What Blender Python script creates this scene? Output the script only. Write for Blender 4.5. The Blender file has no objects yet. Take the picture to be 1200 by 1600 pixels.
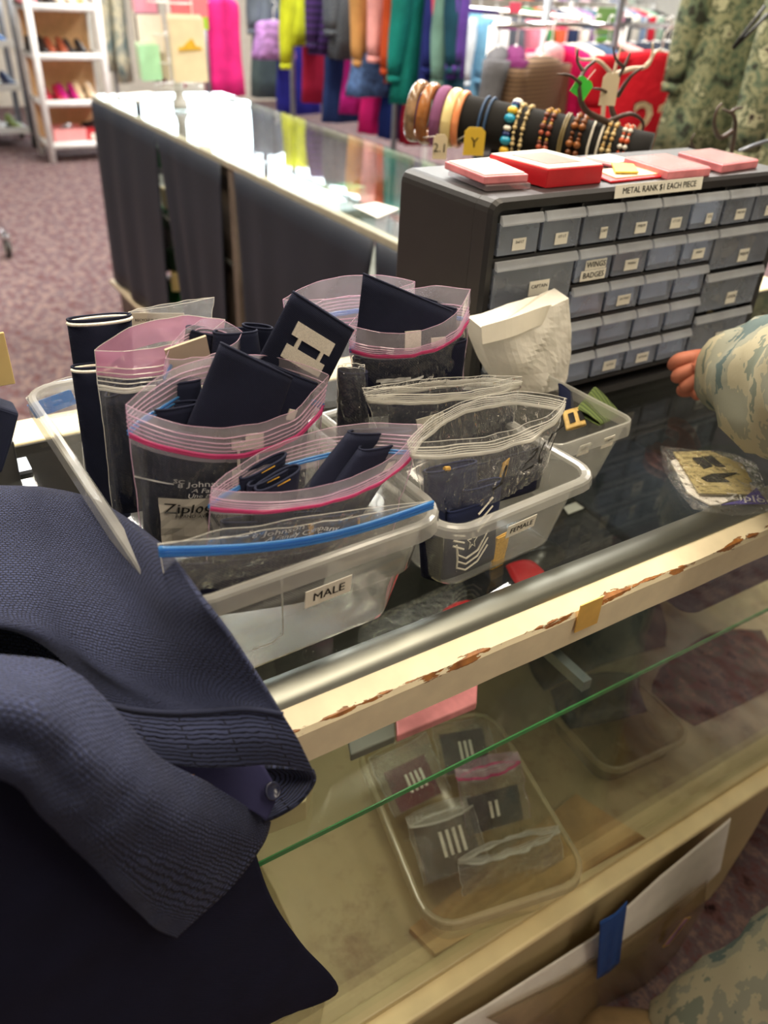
import bpy, math, random
from mathutils import Vector, Matrix, noise
random.seed(7)
S = bpy.context.scene
COL = S.collection

# ------------------------------------------------------------------ camera
R3 = Matrix(((0.84914162, 0.25841842, -0.4606283), (-0.52605307, 0.49172119, -0.69388647), (0.04718764, 0.83152281, 0.55348273)))
FPX = 1253.09
CAM = Vector((0, 0, .46))          # z = 0 is the counter top, the floor is at -0.97
FLOOR = -.97
cd = bpy.data.cameras.new('camera'); cam = bpy.data.objects.new('camera', cd); COL.objects.link(cam)
cd.sensor_fit = 'VERTICAL'; cd.sensor_height = 36; cd.sensor_width = 27; cd.lens = FPX / 1600 * 36
cd.clip_start = .02; cd.clip_end = 60
cam.matrix_world = Matrix.Translation(CAM) @ R3.to_4x4()
S.camera = cam
cd.dof.use_dof = True; cd.dof.focus_distance = .72; cd.dof.aperture_fstop = 5.0

# ------------------------------------------------------------------ light
w = bpy.data.worlds.new('overcast_daylight'); S.world = w; w.use_nodes = True
w.node_tree.nodes['Background'].inputs[0].default_value = (.82, .91, 1, 1)
w.node_tree.nodes['Background'].inputs[1].default_value = 11.0
S.view_settings.view_transform = 'Standard'; S.view_settings.look = 'None'
S.view_settings.gamma = 1; S.view_settings.use_curve_mapping = False
S.view_settings.exposure = 0.14
S.cycles.transparent_max_bounces = 40
S.cycles.max_bounces = 10

def area(name, loc, sx, sy, power, color, rot=(0, 0, 0)):
    l = bpy.data.lights.new(name, 'AREA'); l.shape = 'RECTANGLE'; l.size = sx; l.size_y = sy
    l.energy = power; l.color = color
    o = bpy.data.objects.new(name, l); COL.objects.link(o); o.location = loc; o.rotation_euler = rot
    return o
CEIL = 2.6
WARM = (1, .86, .66); NEUT = (1, .95, .88)
LIGHTS = [(.15, 1.5, 70, WARM), (1.6, 1.0, 44, WARM), (-1.4, 1.4, 30, WARM), (.8, -.8, 40, WARM), (2.6, 3.2, 130, NEUT), (.4, 4.2, 100, NEUT), (4.6, 3.6, 130, NEUT), (2.2, 6.4, 140, NEUT), (5.2, 6.6, 140, NEUT)]
for i, (x, y, p, c) in enumerate(LIGHTS):
    area('ceiling_lamp', (x, y, CEIL - .06), .30, 2.2, p, c)

# ------------------------------------------------------------------ materials
def lin(c):
    return tuple(((v / 255) / 12.92 if v / 255 <= .04045 else ((v / 255 + .055) / 1.055) ** 2.4) for v in c)
def C4(c): return (*lin(c), 1)
class NT:
    def __init__(s, name):
        s.m = bpy.data.materials.new(name); s.m.use_nodes = True; s.t = s.m.node_tree
        s.p = s.t.nodes['Principled BSDF']; s.out = s.t.nodes['Material Output']
    def n(s, t, **kw):
        k = s.t.nodes.new(t)
        for a, b in kw.items():
            if a.startswith('i_'):
                key = a[2:].replace('_', ' ')
                k.inputs[int(key) if key.isdigit() else key].default_value = b
            else: setattr(k, a, b)
        return k
    def l(s, a, b): s.t.links.new(a, b)
    def tc(s, which='Object', scale=(1, 1, 1)):
        c = s.n('ShaderNodeTexCoord'); mp = s.n('ShaderNodeMapping'); mp.inputs['Scale'].default_value = scale
        s.l(c.outputs[which], mp.inputs['Vector']); return mp.outputs['Vector']
    def noise(s, scale, detail=3, vec=None, rough=.5):
        k = s.n('ShaderNodeTexNoise', i_Scale=scale, i_Detail=detail, i_Roughness=rough)
        s.l(vec if vec else s.tc(), k.inputs['Vector']); return k.outputs['Fac']
    def ramp(s, fac, stops, const=False):
        r = s.n('ShaderNodeValToRGB'); cr = r.color_ramp
        cr.interpolation = 'CONSTANT' if const else 'LINEAR'
        while len(cr.elements) < len(stops): cr.elements.new(.5)
        for e, (p, c) in zip(cr.elements, stops): e.position = p; e.color = (*c, 1) if len(c) == 3 else c
        s.l(fac, r.inputs['Fac']); return r.outputs['Color']
    def bump(s, h, strength=.3, dist=.001):
        b = s.n('ShaderNodeBump'); b.inputs['Strength'].default_value = strength; b.inputs['Distance'].default_value = dist
        s.l(h, b.inputs['Height']); return b.outputs['Normal']
def pm(name, c, rough=.5, metal=0, var=.18, vs=30, bump=0, bs=200, bd=.001, spec=.5, sheen=0):
    k = NT(name); b = lin(c)
    f = k.noise(vs)
    col = k.ramp(f, [(.3, tuple(v * (1 - var) for v in b)), (.7, tuple(min(1, v * (1 + var)) for v in b))])
    k.l(col, k.p.inputs['Base Color'])
    k.p.inputs['Roughness'].default_value = rough; k.p.inputs['Metallic'].default_value = metal
    k.p.inputs['Specular IOR Level'].default_value = spec
    if sheen: k.p.inputs['Sheen Weight'].default_value = sheen; k.p.inputs['Sheen Roughness'].default_value = .5
    if bump: k.l(k.bump(k.noise(bs), bump, bd), k.p.inputs['Normal'])
    return k.m
def film(name, tint, haze, hazecol=(225, 228, 230), rough=.08, bump=0, bs=40, bd=.002, ior=1.45, gl=1.0, stretch=(1, 1, 1)):
    """thin clear plastic or glass: see-through, hazed by haze, with a fresnel gloss"""
    k = NT(name)
    t = k.n('ShaderNodeBsdfTransparent'); t.inputs[0].default_value = (*tint, 1)
    d = k.n('ShaderNodeBsdfDiffuse'); d.inputs[0].default_value = C4(hazecol)
    tl = k.n('ShaderNodeBsdfTranslucent'); tl.inputs[0].default_value = C4(hazecol)
    md = k.n('ShaderNodeMixShader'); md.inputs[0].default_value = .4
    k.l(d.outputs[0], md.inputs[1]); k.l(tl.outputs[0], md.inputs[2])
    m1 = k.n('ShaderNodeMixShader')
    nz = k.noise(18, 4); mr = k.n('ShaderNodeMapRange'); mr.inputs['To Min'].default_value = haze * .5; mr.inputs['To Max'].default_value = min(1, haze * 1.5)
    k.l(nz, mr.inputs['Value']); k.l(mr.outputs[0], m1.inputs[0])
    k.l(t.outputs[0], m1.inputs[1]); k.l(md.outputs[0], m1.inputs[2])
    g = k.n('ShaderNodeBsdfGlossy'); g.inputs['Roughness'].default_value = rough; g.inputs[0].default_value = (1, 1, 1, 1)
    # Schlick reflectance, the same from either side of the thin sheet
    f0 = ((ior - 1) / (ior + 1)) ** 2
    ge = k.n('ShaderNodeNewGeometry'); dt = k.n('ShaderNodeVectorMath', operation='DOT_PRODUCT'); k.l(ge.outputs['Incoming'], dt.inputs[0]); k.l(ge.outputs['Normal'], dt.inputs[1])
    ab = k.n('ShaderNodeMath', operation='ABSOLUTE'); k.l(dt.outputs['Value'], ab.inputs[0])
    om = k.n('ShaderNodeMath', operation='SUBTRACT'); om.inputs[0].default_value = 1; om.use_clamp = True; k.l(ab.outputs[0], om.inputs[1])
    pw = k.n('ShaderNodeMath', operation='POWER'); k.l(om.outputs[0], pw.inputs[0]); pw.inputs[1].default_value = 5
    ma = k.n('ShaderNodeMath', operation='MULTIPLY_ADD'); k.l(pw.outputs[0], ma.inputs[0]); ma.inputs[1].default_value = (1 - f0) * gl; ma.inputs[2].default_value = f0
    m2 = k.n('ShaderNodeMixShader')
    k.l(ma.outputs[0], m2.inputs[0]); k.l(m1.outputs[0], m2.inputs[1]); k.l(g.outputs[0], m2.inputs[2])
    if bump:
        nb = k.bump(k.noise(bs, 3, k.tc('Object', stretch)), bump, bd)
        k.l(nb, g.inputs['Normal']); k.l(nb, dt.inputs[1])
    k.l(m2.outputs[0], k.out.inputs[0])
    return k.m
def weave(name, c, rough=.85, scale=900, strength=.5, sheen=.02, var=.15):
    k = NT(name); b = lin(c)
    v = k.tc()
    f = k.noise(25, 3, v)
    k.l(k.ramp(f, [(.3, tuple(x * (1 - var) for x in b)), (.7, tuple(x * (1 + var) for x in b))]), k.p.inputs['Base Color'])
    wv = k.n('ShaderNodeTexWave', i_Scale=scale / 6.28, i_Distortion=.6); wv.bands_direction = 'DIAGONAL'; k.l(v, wv.inputs['Vector'])
    k.l(k.bump(wv.outputs['Fac'], strength, .0005), k.p.inputs['Normal'])
    k.p.inputs['Roughness'].default_value = rough; k.p.inputs['Sheen Weight'].default_value = sheen
    k.p.inputs['Specular IOR Level'].default_value = .25
    return k.m
def knit(name, c, su, sv, rough=.9):
    """rows of stitches laid out on the UVs (in metres)"""
    k = NT(name); b = lin(c)
    tcn = k.n('ShaderNodeTexCoord')
    br = k.n('ShaderNodeTexBrick'); br.offset = .5
    br.inputs['Scale'].default_value = 1; br.inputs['Brick Width'].default_value = su; br.inputs['Row Height'].default_value = sv
    br.inputs['Mortar Size'].default_value = sv * .28; br.inputs['Mortar Smooth'].default_value = 1
    br.inputs['Color1'].default_value = (1, 1, 1, 1); br.inputs['Color2'].default_value = (.8, .8, .8, 1); br.inputs['Mortar'].default_value = (0, 0, 0, 1)
    nz = k.n('ShaderNodeTexNoise', i_Scale=160, i_Detail=2); k.l(tcn.outputs['UV'], nz.inputs['Vector'])
    ad = k.n('ShaderNodeMixRGB'); ad.blend_type = 'LINEAR_LIGHT'; ad.inputs[0].default_value = .0016
    k.l(tcn.outputs['UV'], ad.inputs[1]); k.l(nz.outputs['Color'], ad.inputs[2]); k.l(ad.outputs[0], br.inputs['Vector'])
    n2 = k.noise(14, 4)
    mx = k.n('ShaderNodeMath', operation='MULTIPLY'); k.l(br.outputs['Color'], mx.inputs[0]); mx.inputs[1].default_value = .8
    a2 = k.n('ShaderNodeMath', operation='ADD'); k.l(mx.outputs[0], a2.inputs[0])
    m3 = k.n('ShaderNodeMath', operation='MULTIPLY'); k.l(n2, m3.inputs[0]); m3.inputs[1].default_value = .3; k.l(m3.outputs[0], a2.inputs[1])
    k.l(k.ramp(a2.outputs[0], [(.1, tuple(x * .28 for x in b)), (.95, tuple(x * 1.35 for x in b))]), k.p.inputs['Base Color'])
    k.l(k.bump(br.outputs['Color'], 1, .002), k.p.inputs['Normal'])
    k.p.inputs['Roughness'].default_value = rough; k.p.inputs['Sheen Weight'].default_value = .06; k.p.inputs['Specular IOR Level'].default_value = .2
    return k.m
def camo(name, cols, scale, rough=.85, stretch=(1, 1, 1)):
    k = NT(name); v = k.tc('Object', stretch)
    f = k.noise(scale, 5, v, .62)
    st = [(0 if i == 0 else .34 + .32 * i / (len(cols) - 1) - .02, lin(c)) for i, c in enumerate(cols)]
    k.l(k.ramp(f, st, True), k.p.inputs['Base Color']); k.p.inputs['Roughness'].default_value = rough
    k.p.inputs['Specular IOR Level'].default_value = .2
    k.l(k.bump(k.noise(400), .3, .0005), k.p.inputs['Normal'])
    return k.m
def stripes(name, c1, c2, scale, axis='Z', dist=0, rough=.85):
    k = NT(name); wv = k.n('ShaderNodeTexWave', i_Scale=scale / 6.28, i_Distortion=dist); wv.bands_direction = axis
    k.l(k.tc(), wv.inputs['Vector']); k.l(k.ramp(wv.outputs['Fac'], [(.4, lin(c1)), (.6, lin(c2))]), k.p.inputs['Base Color'])
    k.p.inputs['Roughness'].default_value = rough; return k.m
def plaid(name, c1, c2, c3, scale):
    k = NT(name); v = k.tc()
    a = k.n('ShaderNodeTexWave', i_Scale=scale / 6.28); a.bands_direction = 'Z'; k.l(v, a.inputs['Vector'])
    b = k.n('ShaderNodeTexWave', i_Scale=scale / 6.28); b.bands_direction = 'DIAGONAL'; k.l(v, b.inputs['Vector'])
    m = k.n('ShaderNodeMath', operation='ADD'); k.l(a.outputs['Fac'], m.inputs[0]); k.l(b.outputs['Fac'], m.inputs[1])
    m2 = k.n('ShaderNodeMath', operation='MULTIPLY'); k.l(m.outputs[0], m2.inputs[0]); m2.inputs[1].default_value = .5
    k.l(k.ramp(m2.outputs[0], [(.3, lin(c1)), (.55, lin(c2)), (.85, lin(c3))]), k.p.inputs['Base Color']); k.p.inputs['Roughness'].default_value = .9
    return k.m
_fab = {}
def fab(c, rough=.9):
    if c not in _fab: _fab[c] = pm('cloth_%d_%d_%d' % c, c, rough, var=.2, vs=9, bump=.4, bs=60, bd=.01, spec=.2)
    return _fab[c]
_pl = {}
def plain(c, rough=.45, metal=0):
    if (c, rough, metal) not in _pl: _pl[(c, rough, metal)] = pm('surface_%d_%d_%d' % c, c, rough, metal, var=.07, vs=20)
    return _pl[(c, rough, metal)]

M = {}
M['navy'] = weave('navy_twill', (27, 32, 54), scale=2400, strength=.35)
M['navy_blue'] = weave('blue_navy_twill', (33, 41, 74), scale=2400, strength=.35)
M['navy_dark'] = weave('dark_navy_wool', (17, 20, 44), scale=1500, strength=.2, sheen=0)
M['knit'] = knit('navy_knit', (54, 61, 92), .0042, .0027)
M['rib'] = knit('navy_rib_knit', (52, 58, 86), .06, .0031)
M['silver'] = pm('silver_thread', (244, 238, 222), .45, 0, var=.1, vs=700, bump=.8, bs=1500, bd=.0006)
M['goldth'] = pm('gold_thread', (230, 180, 70), .4, .4, var=.25, vs=700)
M['film'] = film('clear_bag_film', (.96, .96, .96), .05, rough=.10, bump=1, bs=60, bd=.012, stretch=(1.6, 1.6, .4), ior=1.6)
M['film2'] = film('milky_bag_film', (.95, .95, .96), .17, rough=.15, bump=1, bs=60, bd=.010, stretch=(1.6, 1.6, .4), ior=1.6)
M['filmtop'] = film('milky_bag_lip', (.96, .95, .97), .3, (232, 224, 234), rough=.2, bump=.8, bs=40, bd=.006, ior=1.55)
M['filmbro'] = film('dusty_mauve_lip', (.9, .75, .82), .86, (206, 150, 176), rough=.3)
M['crinkle'] = film('crinkled_clear_film', (.95, .95, .95), .05, rough=.08, bump=1, bs=95, bd=.010, ior=1.6, stretch=(1, 1, .7))
M['pink'] = film('pink_zip', (.95, .5, .7), .7, (230, 96, 158), rough=.2)
M['blue'] = film('blue_zip', (.35, .65, .97), .75, (88, 164, 230), rough=.2)
M['ridge'] = film('pale_zip_ridge', (.95, .85, .92), .55, (232, 200, 220), rough=.2)
M['ridgew'] = film('clear_zip_ridge', (.95, .95, .95), .6, (236, 234, 226), rough=.15)
M['ink_white'] = plain((228, 228, 226), .5)
M['ink_black'] = plain((20, 20, 22), .5)
M['bin'] = film('clear_bin_plastic', (.95, .955, .95), .20, (214, 214, 206), rough=.12, ior=1.45)
M['binrim'] = film('clear_bin_rim', (.93, .935, .93), .42, (222, 222, 216), rough=.15)
M['tub'] = film('yellowed_tub_plastic', (.9, .86, .76), .36, (196, 184, 150), rough=.15)
M['tubrim'] = film('yellowed_tub_rim', (.92, .88, .76), .55, (206, 196, 165), rough=.15)
M['glass'] = film('counter_glass', (.94, .965, .95), .006, (200, 210, 205), rough=.02, ior=1.5)
M['glassfront'] = film('front_glass', (.95, .97, .95), .006, (200, 200, 180), rough=.02, ior=1.3)
M['glassedge'] = pm('green_glass_edge', (62, 150, 84), .2, var=.3, vs=6)
M['label'] = plain((238, 234, 222), .6)
M['black_plastic'] = pm('black_textured_plastic', (38, 37, 38), .42, var=.1, bump=.35, bs=900, bd=.0005)
M['drawer'] = film('frosted_drawer_plastic', (.9, .92, .95), .34, (196, 204, 220), rough=.2, ior=1.4)
M['drawerlip'] = film('frosted_drawer_lip', (.94, .95, .97), .46, (226, 230, 236), rough=.2)
M['metal'] = pm('brushed_aluminium', (150, 152, 144), .42, 1, var=.1, vs=8)
M['steel'] = pm('grey_steel', (150, 156, 166), .35, .8, var=.1)
M['chrome'] = pm('chrome', (220, 222, 226), .15, 1, var=.05)
M['white_pvc'] = plain((240, 240, 238), .35)
M['white_paper'] = plain((238, 234, 226), .75)
M['velvet'] = pm('black_velvet', (12, 11, 12), .95, sheen=.05, bump=.3, bs=600)
M['drape'] = pm('black_drape', (24, 31, 45), .6, var=.15, vs=6, bump=.2, bs=300)
M['wood_grey'] = pm('worn_grey_wood', (112, 100, 90), .6, var=.25, vs=14)
M['cream'] = pm('cream_painted_board', (192, 174, 132), .5, var=.12, vs=7, bump=.1, bs=60)
M['tan'] = pm('tan_hardboard', (222, 184, 136), .7, var=.08)
M['skin'] = pm('skin', (190, 116, 92), .6, var=.12, vs=25, bump=.15, bs=300)
M['abu'] = camo('grey_green_camouflage', [(96, 112, 112), (150, 152, 138), (178, 172, 148), (128, 136, 124), (206, 196, 172)], 10, stretch=(1, 1, .55))
M['aor'] = camo('woodland_digital_camouflage', [(58, 60, 52), (98, 112, 92), (140, 142, 112), (86, 94, 74), (176, 176, 146), (62, 54, 50)], 16)
M['camodark'] = camo('folded_camouflage_cloth', [(40, 30, 26), (86, 56, 48), (70, 66, 52), (104, 78, 60)], 22)

def rail_paint():
    k = NT('chipped_cream_paint'); v = k.tc('Object', (14, 60, 60)); b = lin((242, 228, 194))
    sp = k.n('ShaderNodeSeparateXYZ'); c = k.n('ShaderNodeTexCoord'); k.l(c.outputs['Object'], sp.inputs[0])
    def sq(o):
        m = k.n('ShaderNodeMath', operation='MULTIPLY'); k.l(o, m.inputs[0]); k.l(o, m.inputs[1]); return m.outputs[0]
    a = k.n('ShaderNodeMath', operation='ADD'); k.l(sq(sp.outputs['Y']), a.inputs[0]); k.l(sq(sp.outputs['Z']), a.inputs[1])
    r = k.n('ShaderNodeMath', operation='SQRT'); k.l(a.outputs[0], r.inputs[0])
    d = k.n('ShaderNodeMath', operation='MULTIPLY'); k.l(r.outputs[0], d.inputs[0]); d.inputs[1].default_value = 28.0
    f = k.noise(1.2, 6, v, .65); s = k.n('ShaderNodeMath', operation='SUBTRACT'); k.l(f, s.inputs[0]); k.l(d.outputs[0], s.inputs[1])
    mask = k.ramp(s.outputs[0], [(.475, (0, 0, 0)), (.485, (1, 1, 1))])
    mx = k.n('ShaderNodeMixRGB'); k.l(mask, mx.inputs[0])
    k.l(k.ramp(k.noise(40, 4), [(.3, tuple(x * .88 for x in b)), (.7, b)]), mx.inputs[1])
    k.l(k.ramp(k.noise(90, 4), [(.3, lin((112, 66, 30))), (.7, lin((176, 116, 58)))]), mx.inputs[2])
    k.l(mx.outputs[0], k.p.inputs['Base Color']); k.p.inputs['Roughness'].default_value = .45
    iv = k.n('ShaderNodeMath', operation='SUBTRACT'); iv.inputs[0].default_value = 1; k.l(mask, iv.inputs[1])
    k.l(k.bump(iv.outputs[0], .8, .002), k.p.inputs['Normal'])
    return k.m
M['rail'] = rail_paint()
def carpet():
    k = NT('mauve_carpet'); v = k.tc('Object', (1, .6, 1))
    a = k.noise(26, 6, v, .75)
    k.l(k.ramp(a, [(.30, lin((40, 26, 28))), (.42, lin((116, 84, 84))), (.5, lin((104, 94, 100))), (.58, lin((148, 122, 116))), (.7, lin((66, 68, 72)))]), k.p.inputs['Base Color'])
    k.p.inputs['Roughness'].default_value = 1; k.p.inputs['Specular IOR Level'].default_value = .1
    k.l(k.bump(k.noise(320, 2), .9, .004), k.p.inputs['Normal'])
    return k.m
M['carpet'] = carpet()
def board():
    k = NT('stained_cream_board'); a = k.noise(9, 6, None, .7); b = lin((178, 160, 122))
    k.l(k.ramp(a, [(.3, lin((132, 104, 74))), (.5, b), (.75, tuple(x * 1.08 for x in b))]), k.p.inputs['Base Color'])
    k.p.inputs['Roughness'].default_value = .4; return k.m
M['board'] = board()

# ------------------------------------------------------------------ geometry helpers
def ray(px, py): return R3 @ Vector((px - 600, -(py - 800), -FPX))
def at(px, py, x=None, y=None, z=None, d=None):
    v = ray(px, py)
    if d is not None: return CAM + v.normalized() * d
    if x is not None: t = (x - CAM.x) / v.x
    elif y is not None: t = (y - CAM.y) / v.y
    else: t = (z - CAM.z) / v.z
    return CAM + v * t
LOC = {}
class MB:
    def __init__(s): s.v = []; s.f = []; s.mi = []; s.uv = {}; s.m = 0
    def add(s, vs, fs):
        o = len(s.v); s.v += [Vector(p) for p in vs]
        for f in fs: s.f.append(tuple(o + i for i in f)); s.mi.append(s.m)
        return o
    def box(s, c, size, rot=None):
        c = Vector(c); hx, hy, hz = (k / 2 for k in size)
        P = [Vector((x, y, z)) for x in (-hx, hx) for y in (-hy, hy) for z in (-hz, hz)]
        if rot is not None: P = [rot @ p for p in P]
        s.add([c + p for p in P], [(0, 1, 3, 2), (4, 6, 7, 5), (0, 4, 5, 1), (2, 3, 7, 6), (0, 2, 6, 4), (1, 5, 7, 3)]); return s
    def loft(s, rings, cap0=True, cap1=True, closed=True):
        n = len(rings[0]); fs = []
        for i in range(len(rings) - 1):
            for j in range(n if closed else n - 1):
                k = (j + 1) % n; fs.append((i * n + j, i * n + k, (i + 1) * n + k, (i + 1) * n + j))
        if cap0 and closed: fs.append(tuple(range(n))[::-1])
        if cap1 and closed: fs.append(tuple((len(rings) - 1) * n + j for j in range(n)))
        s.add([p for r in rings for p in r], fs); return s
    def tube(s, path, r, n=8, cap=True):
        path = [Vector(p) for p in path]; rings = []; prev = None
        for i, p in enumerate(path):
            t = (path[min(i + 1, len(path) - 1)] - path[max(i - 1, 0)]).normalized()
            if prev is None:
                a = Vector((0, 0, 1)) if abs(t.z) < .9 else Vector((1, 0, 0)); u = t.cross(a).normalized()
            else:
                u = prev - t * prev.dot(t)
                u = u.normalized() if u.length > 1e-6 else t.orthogonal().normalized()
            prev = u; w2 = t.cross(u); rr = r[i] if isinstance(r, (list, tuple)) else r
            rings.append([p + (u * math.cos(2 * math.pi * k / n) + w2 * math.sin(2 * math.pi * k / n)) * rr for k in range(n)])
        return s.loft(rings, cap, cap)
    def lathe(s, c, prof, n=16, axis='Z'):
        c = Vector(c); rings = []
        for r, z in prof:
            ring = []
            for k in range(n):
                a = 2 * math.pi * k / n; p = Vector((r * math.cos(a), r * math.sin(a), z))
                if axis == 'X': p = Vector((p.z, p.x, p.y))
                elif axis == 'Y': p = Vector((p.x, -p.z, p.y))
                elif isinstance(axis, Matrix): p = axis @ p
                ring.append(c + p)
            rings.append(ring)
        return s.loft(rings)
    def grid(s, rows, uv=None):
        n = len(rows[0]); fs = [(i * n + j, i * n + j + 1, (i + 1) * n + j + 1, (i + 1) * n + j) for i in range(len(rows) - 1) for j in range(n - 1)]
        o = s.add([p for r in rows for p in r], fs)
        if uv:
            for i, r in enumerate(uv):
                for j, q in enumerate(r): s.uv[o + i * n + j] = q
        return s
    def prism(s, poly, off):
        off = Vector(off); n = len(poly)
        return s.loft([[Vector(p) for p in poly], [Vector(p) + off for p in poly]])
    def build(s, name, mat, parent=None, smooth=False, bevel=0, solid=0, sub=0, loc=None, kind=None):
        if parent is not None: base = LOC[parent.name]
        else: base = Vector(loc) if loc is not None else (sum(s.v, Vector()) / len(s.v) if False else Vector((sum(p.x for p in s.v) / len(s.v), sum(p.y for p in s.v) / len(s.v), min(p.z for p in s.v))))
        me = bpy.data.meshes.new(name); me.from_pydata([p - base for p in s.v], [], s.f)
        mats = mat if isinstance(mat, (list, tuple)) else [mat]
        for m in mats: me.materials.append(m)
        if len(mats) > 1: me.polygons.foreach_set('material_index', s.mi)
        if smooth: me.polygons.foreach_set('use_smooth', [True] * len(me.polygons))
        if s.uv:
            ul = me.uv_layers.new(name='UVMap')
            for lp in me.loops: ul.data[lp.index].uv = s.uv.get(lp.vertex_index, (0, 0))
        me.update()
        o = bpy.data.objects.new(name, me); COL.objects.link(o)
        if parent is not None: o.parent = parent
        else: o.location = base
        LOC[o.name] = base
        if sub: md = o.modifiers.new('s', 'SUBSURF'); md.levels = md.render_levels = sub
        if solid: md = o.modifiers.new('t', 'SOLIDIFY'); md.thickness = solid; md.offset = 0
        if bevel: md = o.modifiers.new('b', 'BEVEL'); md.width = bevel; md.segments = 2; md.limit_method = 'ANGLE'
        if kind: o['kind'] = kind
        return o
def thing(name, label, cat, loc, group=None):
    o = bpy.data.objects.new(name, None); COL.objects.link(o); o.location = loc; o.empty_display_size = .02
    LOC[o.name] = Vector(loc); return tag(o, label, cat, group)
def tag(o, label, cat, group=None):
    o['label'] = label; o['category'] = cat
    if group: o['group'] = group
    return o
def struct(mb, name, mat, **kw):
    o = mb.build(name, mat, loc=(0, 0, 0), **kw); o['kind'] = 'structure'; return o
def box(c, s, rot=None): return MB().box(c, s, rot)
def rz(a): return Matrix.Rotation(a, 3, 'Z')
def textpts(txt, size=1.0, align='CENTER', bold=False, italic=0, cw=0):
    """flat text outline as (verts, faces), centred on its own origin"""
    cu = bpy.data.curves.new('t', 'FONT'); cu.body = txt; cu.size = size; cu.align_x = align; cu.align_y = 'CENTER'
    cu.resolution_u = 2; cu.shear = italic; cu.offset = 0
    ob = bpy.data.objects.new('t', cu); COL.objects.link(ob)
    dg = bpy.context.evaluated_depsgraph_get(); me = bpy.data.meshes.new_from_object(ob.evaluated_get(dg))
    vs = [v.co.copy() for v in me.vertices]; fs = [tuple(p.vertices) for p in me.polygons]
    bpy.data.objects.remove(ob); bpy.data.meshes.remove(me); bpy.data.curves.remove(cu)
    if bold:
        k = len(vs); d = Vector((.022 * size, 0, 0)); vs = vs + [v + d for v in vs]; fs = fs + [tuple(i + k for i in f) for f in fs]
    return vs, fs
def put_text(mb, txt, size, O, U, V, **kw):
    """text on the plane O + x U + y V"""
    vs, fs = textpts(txt, size, **kw); U = Vector(U).normalized(); V = Vector(V).normalized(); O = Vector(O)
    mb.add([O + U * p.x + V * p.y for p in vs], fs)
def sticker(name, parent, lines, O, U, V, w_, h_, size, mat=None, ink=None, label=None):
    """paper label with print, one mesh of two materials; lines = [(text, dy)]"""
    U = Vector(U).normalized(); V = Vector(V).normalized(); N = U.cross(V); O = Vector(O); mb = MB()
    a, b = U * w_ / 2, V * h_ / 2
    mb.loft([[O - a - b, O + a - b, O + a + b, O - a + b], [p + N * .0006 for p in (O - a - b, O + a - b, O + a + b, O - a + b)]])
    mb.m = 1
    for t, dy in lines: put_text(mb, t, size, O + V * dy + N * .0010, U, V, bold=True)
    o = mb.build(name, [mat or M['label'], ink or M['ink_black']], parent)
    if label: o['label'] = label
    return o
def lerp(a, b, t): return a + (b - a) * t
def sm(t): t = max(0, min(1, t)); return t * t * (3 - 2 * t)
def catmull(rows, k):
    """smooth a control grid of Vectors k times per cell both ways"""
    def cr(P, k):
        out = []; n = len(P)
        for i in range(n - 1):
            p0, p1, p2, p3 = P[max(i - 1, 0)], P[i], P[i + 1], P[min(i + 2, n - 1)]
            for j in range(k):
                t = j / k; out.append(.5 * ((2 * p1) + (p2 - p0) * t + (2 * p0 - 5 * p1 + 4 * p2 - p3) * t * t + (3 * p1 - p0 - 3 * p2 + p3) * t ** 3))
        out.append(P[-1].copy()); return out
    R_ = [cr(r, k) for r in rows]
    cols = [cr([r[j] for r in R_], k) for j in range(len(R_[0]))]
    return [[cols[j][i] for j in range(len(cols))] for i in range(len(cols[0]))]
def rrect(w_, d_, r, n=5):
    P = []
    for cx, cy, a0 in ((w_ / 2 - r, d_ / 2 - r, 0), (-w_ / 2 + r, d_ / 2 - r, 90), (-w_ / 2 + r, -d_ / 2 + r, 180), (w_ / 2 - r, -d_ / 2 + r, 270)):
        for k in range(n + 1):
            a = math.radians(a0 + 90 * k / n); P.append((cx + r * math.cos(a), cy + r * math.sin(a)))
    return P

# ------------------------------------------------------------------ room
struct(box((2, 4, FLOOR - .05), (16, 16, .1)), 'floor', M['carpet'])
struct(box((2, 4, CEIL + .05), (16, 16, .1)), 'ceiling', plain((150, 148, 140), .9))
WALL = plain((214, 208, 196), .9)
struct(box((-5, 4, .8), (.1, 16, 3.7)), 'wall_left', WALL)
struct(box((10, 4, .8), (.1, 16, 3.7)), 'wall_right', WALL)
struct(box((2, -4, .8), (16, .1, 3.7)), 'wall_front', WALL)
mb = MB()
WZ0, WZ1 = .55, 2.5; BY = 11.0
mb.box((2, BY, (FLOOR + WZ0) / 2), (16, .12, WZ0 - FLOOR)); mb.box((2, BY, (WZ1 + CEIL) / 2), (16, .12, CEIL - WZ1))
mb.box((-2.2, BY, (WZ0 + WZ1) / 2), (7.6, .12, WZ1 - WZ0)); mb.box((9.2, BY, (WZ0 + WZ1) / 2), (1.6, .12, WZ1 - WZ0))
struct(mb, 'wall_back', WALL)
WINX = [(1.6, 3.3), (3.3, 5.0), (5.0, 6.7), (6.7, 8.4)]
for i, (a, b) in enumerate(WINX):
    f = MB()
    for z in (WZ0, WZ1): f.box(((a + b) / 2, BY, z), (b - a, .09, .06))
    for x in (a, b): f.box((x, BY, (WZ0 + WZ1) / 2), (.05, .09, WZ1 - WZ0))
    o = struct(f, 'window_%d' % (i + 1), M['metal'])
    LOC[o.name] = Vector((0, 0, 0))
    box(((a + b) / 2, BY, (WZ0 + WZ1) / 2), (b - a, .006, WZ1 - WZ0)).build('pane', M['glass'], o)
fix = plain((232, 230, 224), .6)
LWHERE = ['front counter', 'drawer cabinet', 'left aisle', 'customer aisle', 'back rails', 'card spinner', 'right rails', 'shoe shelf', 'window wall']
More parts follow.
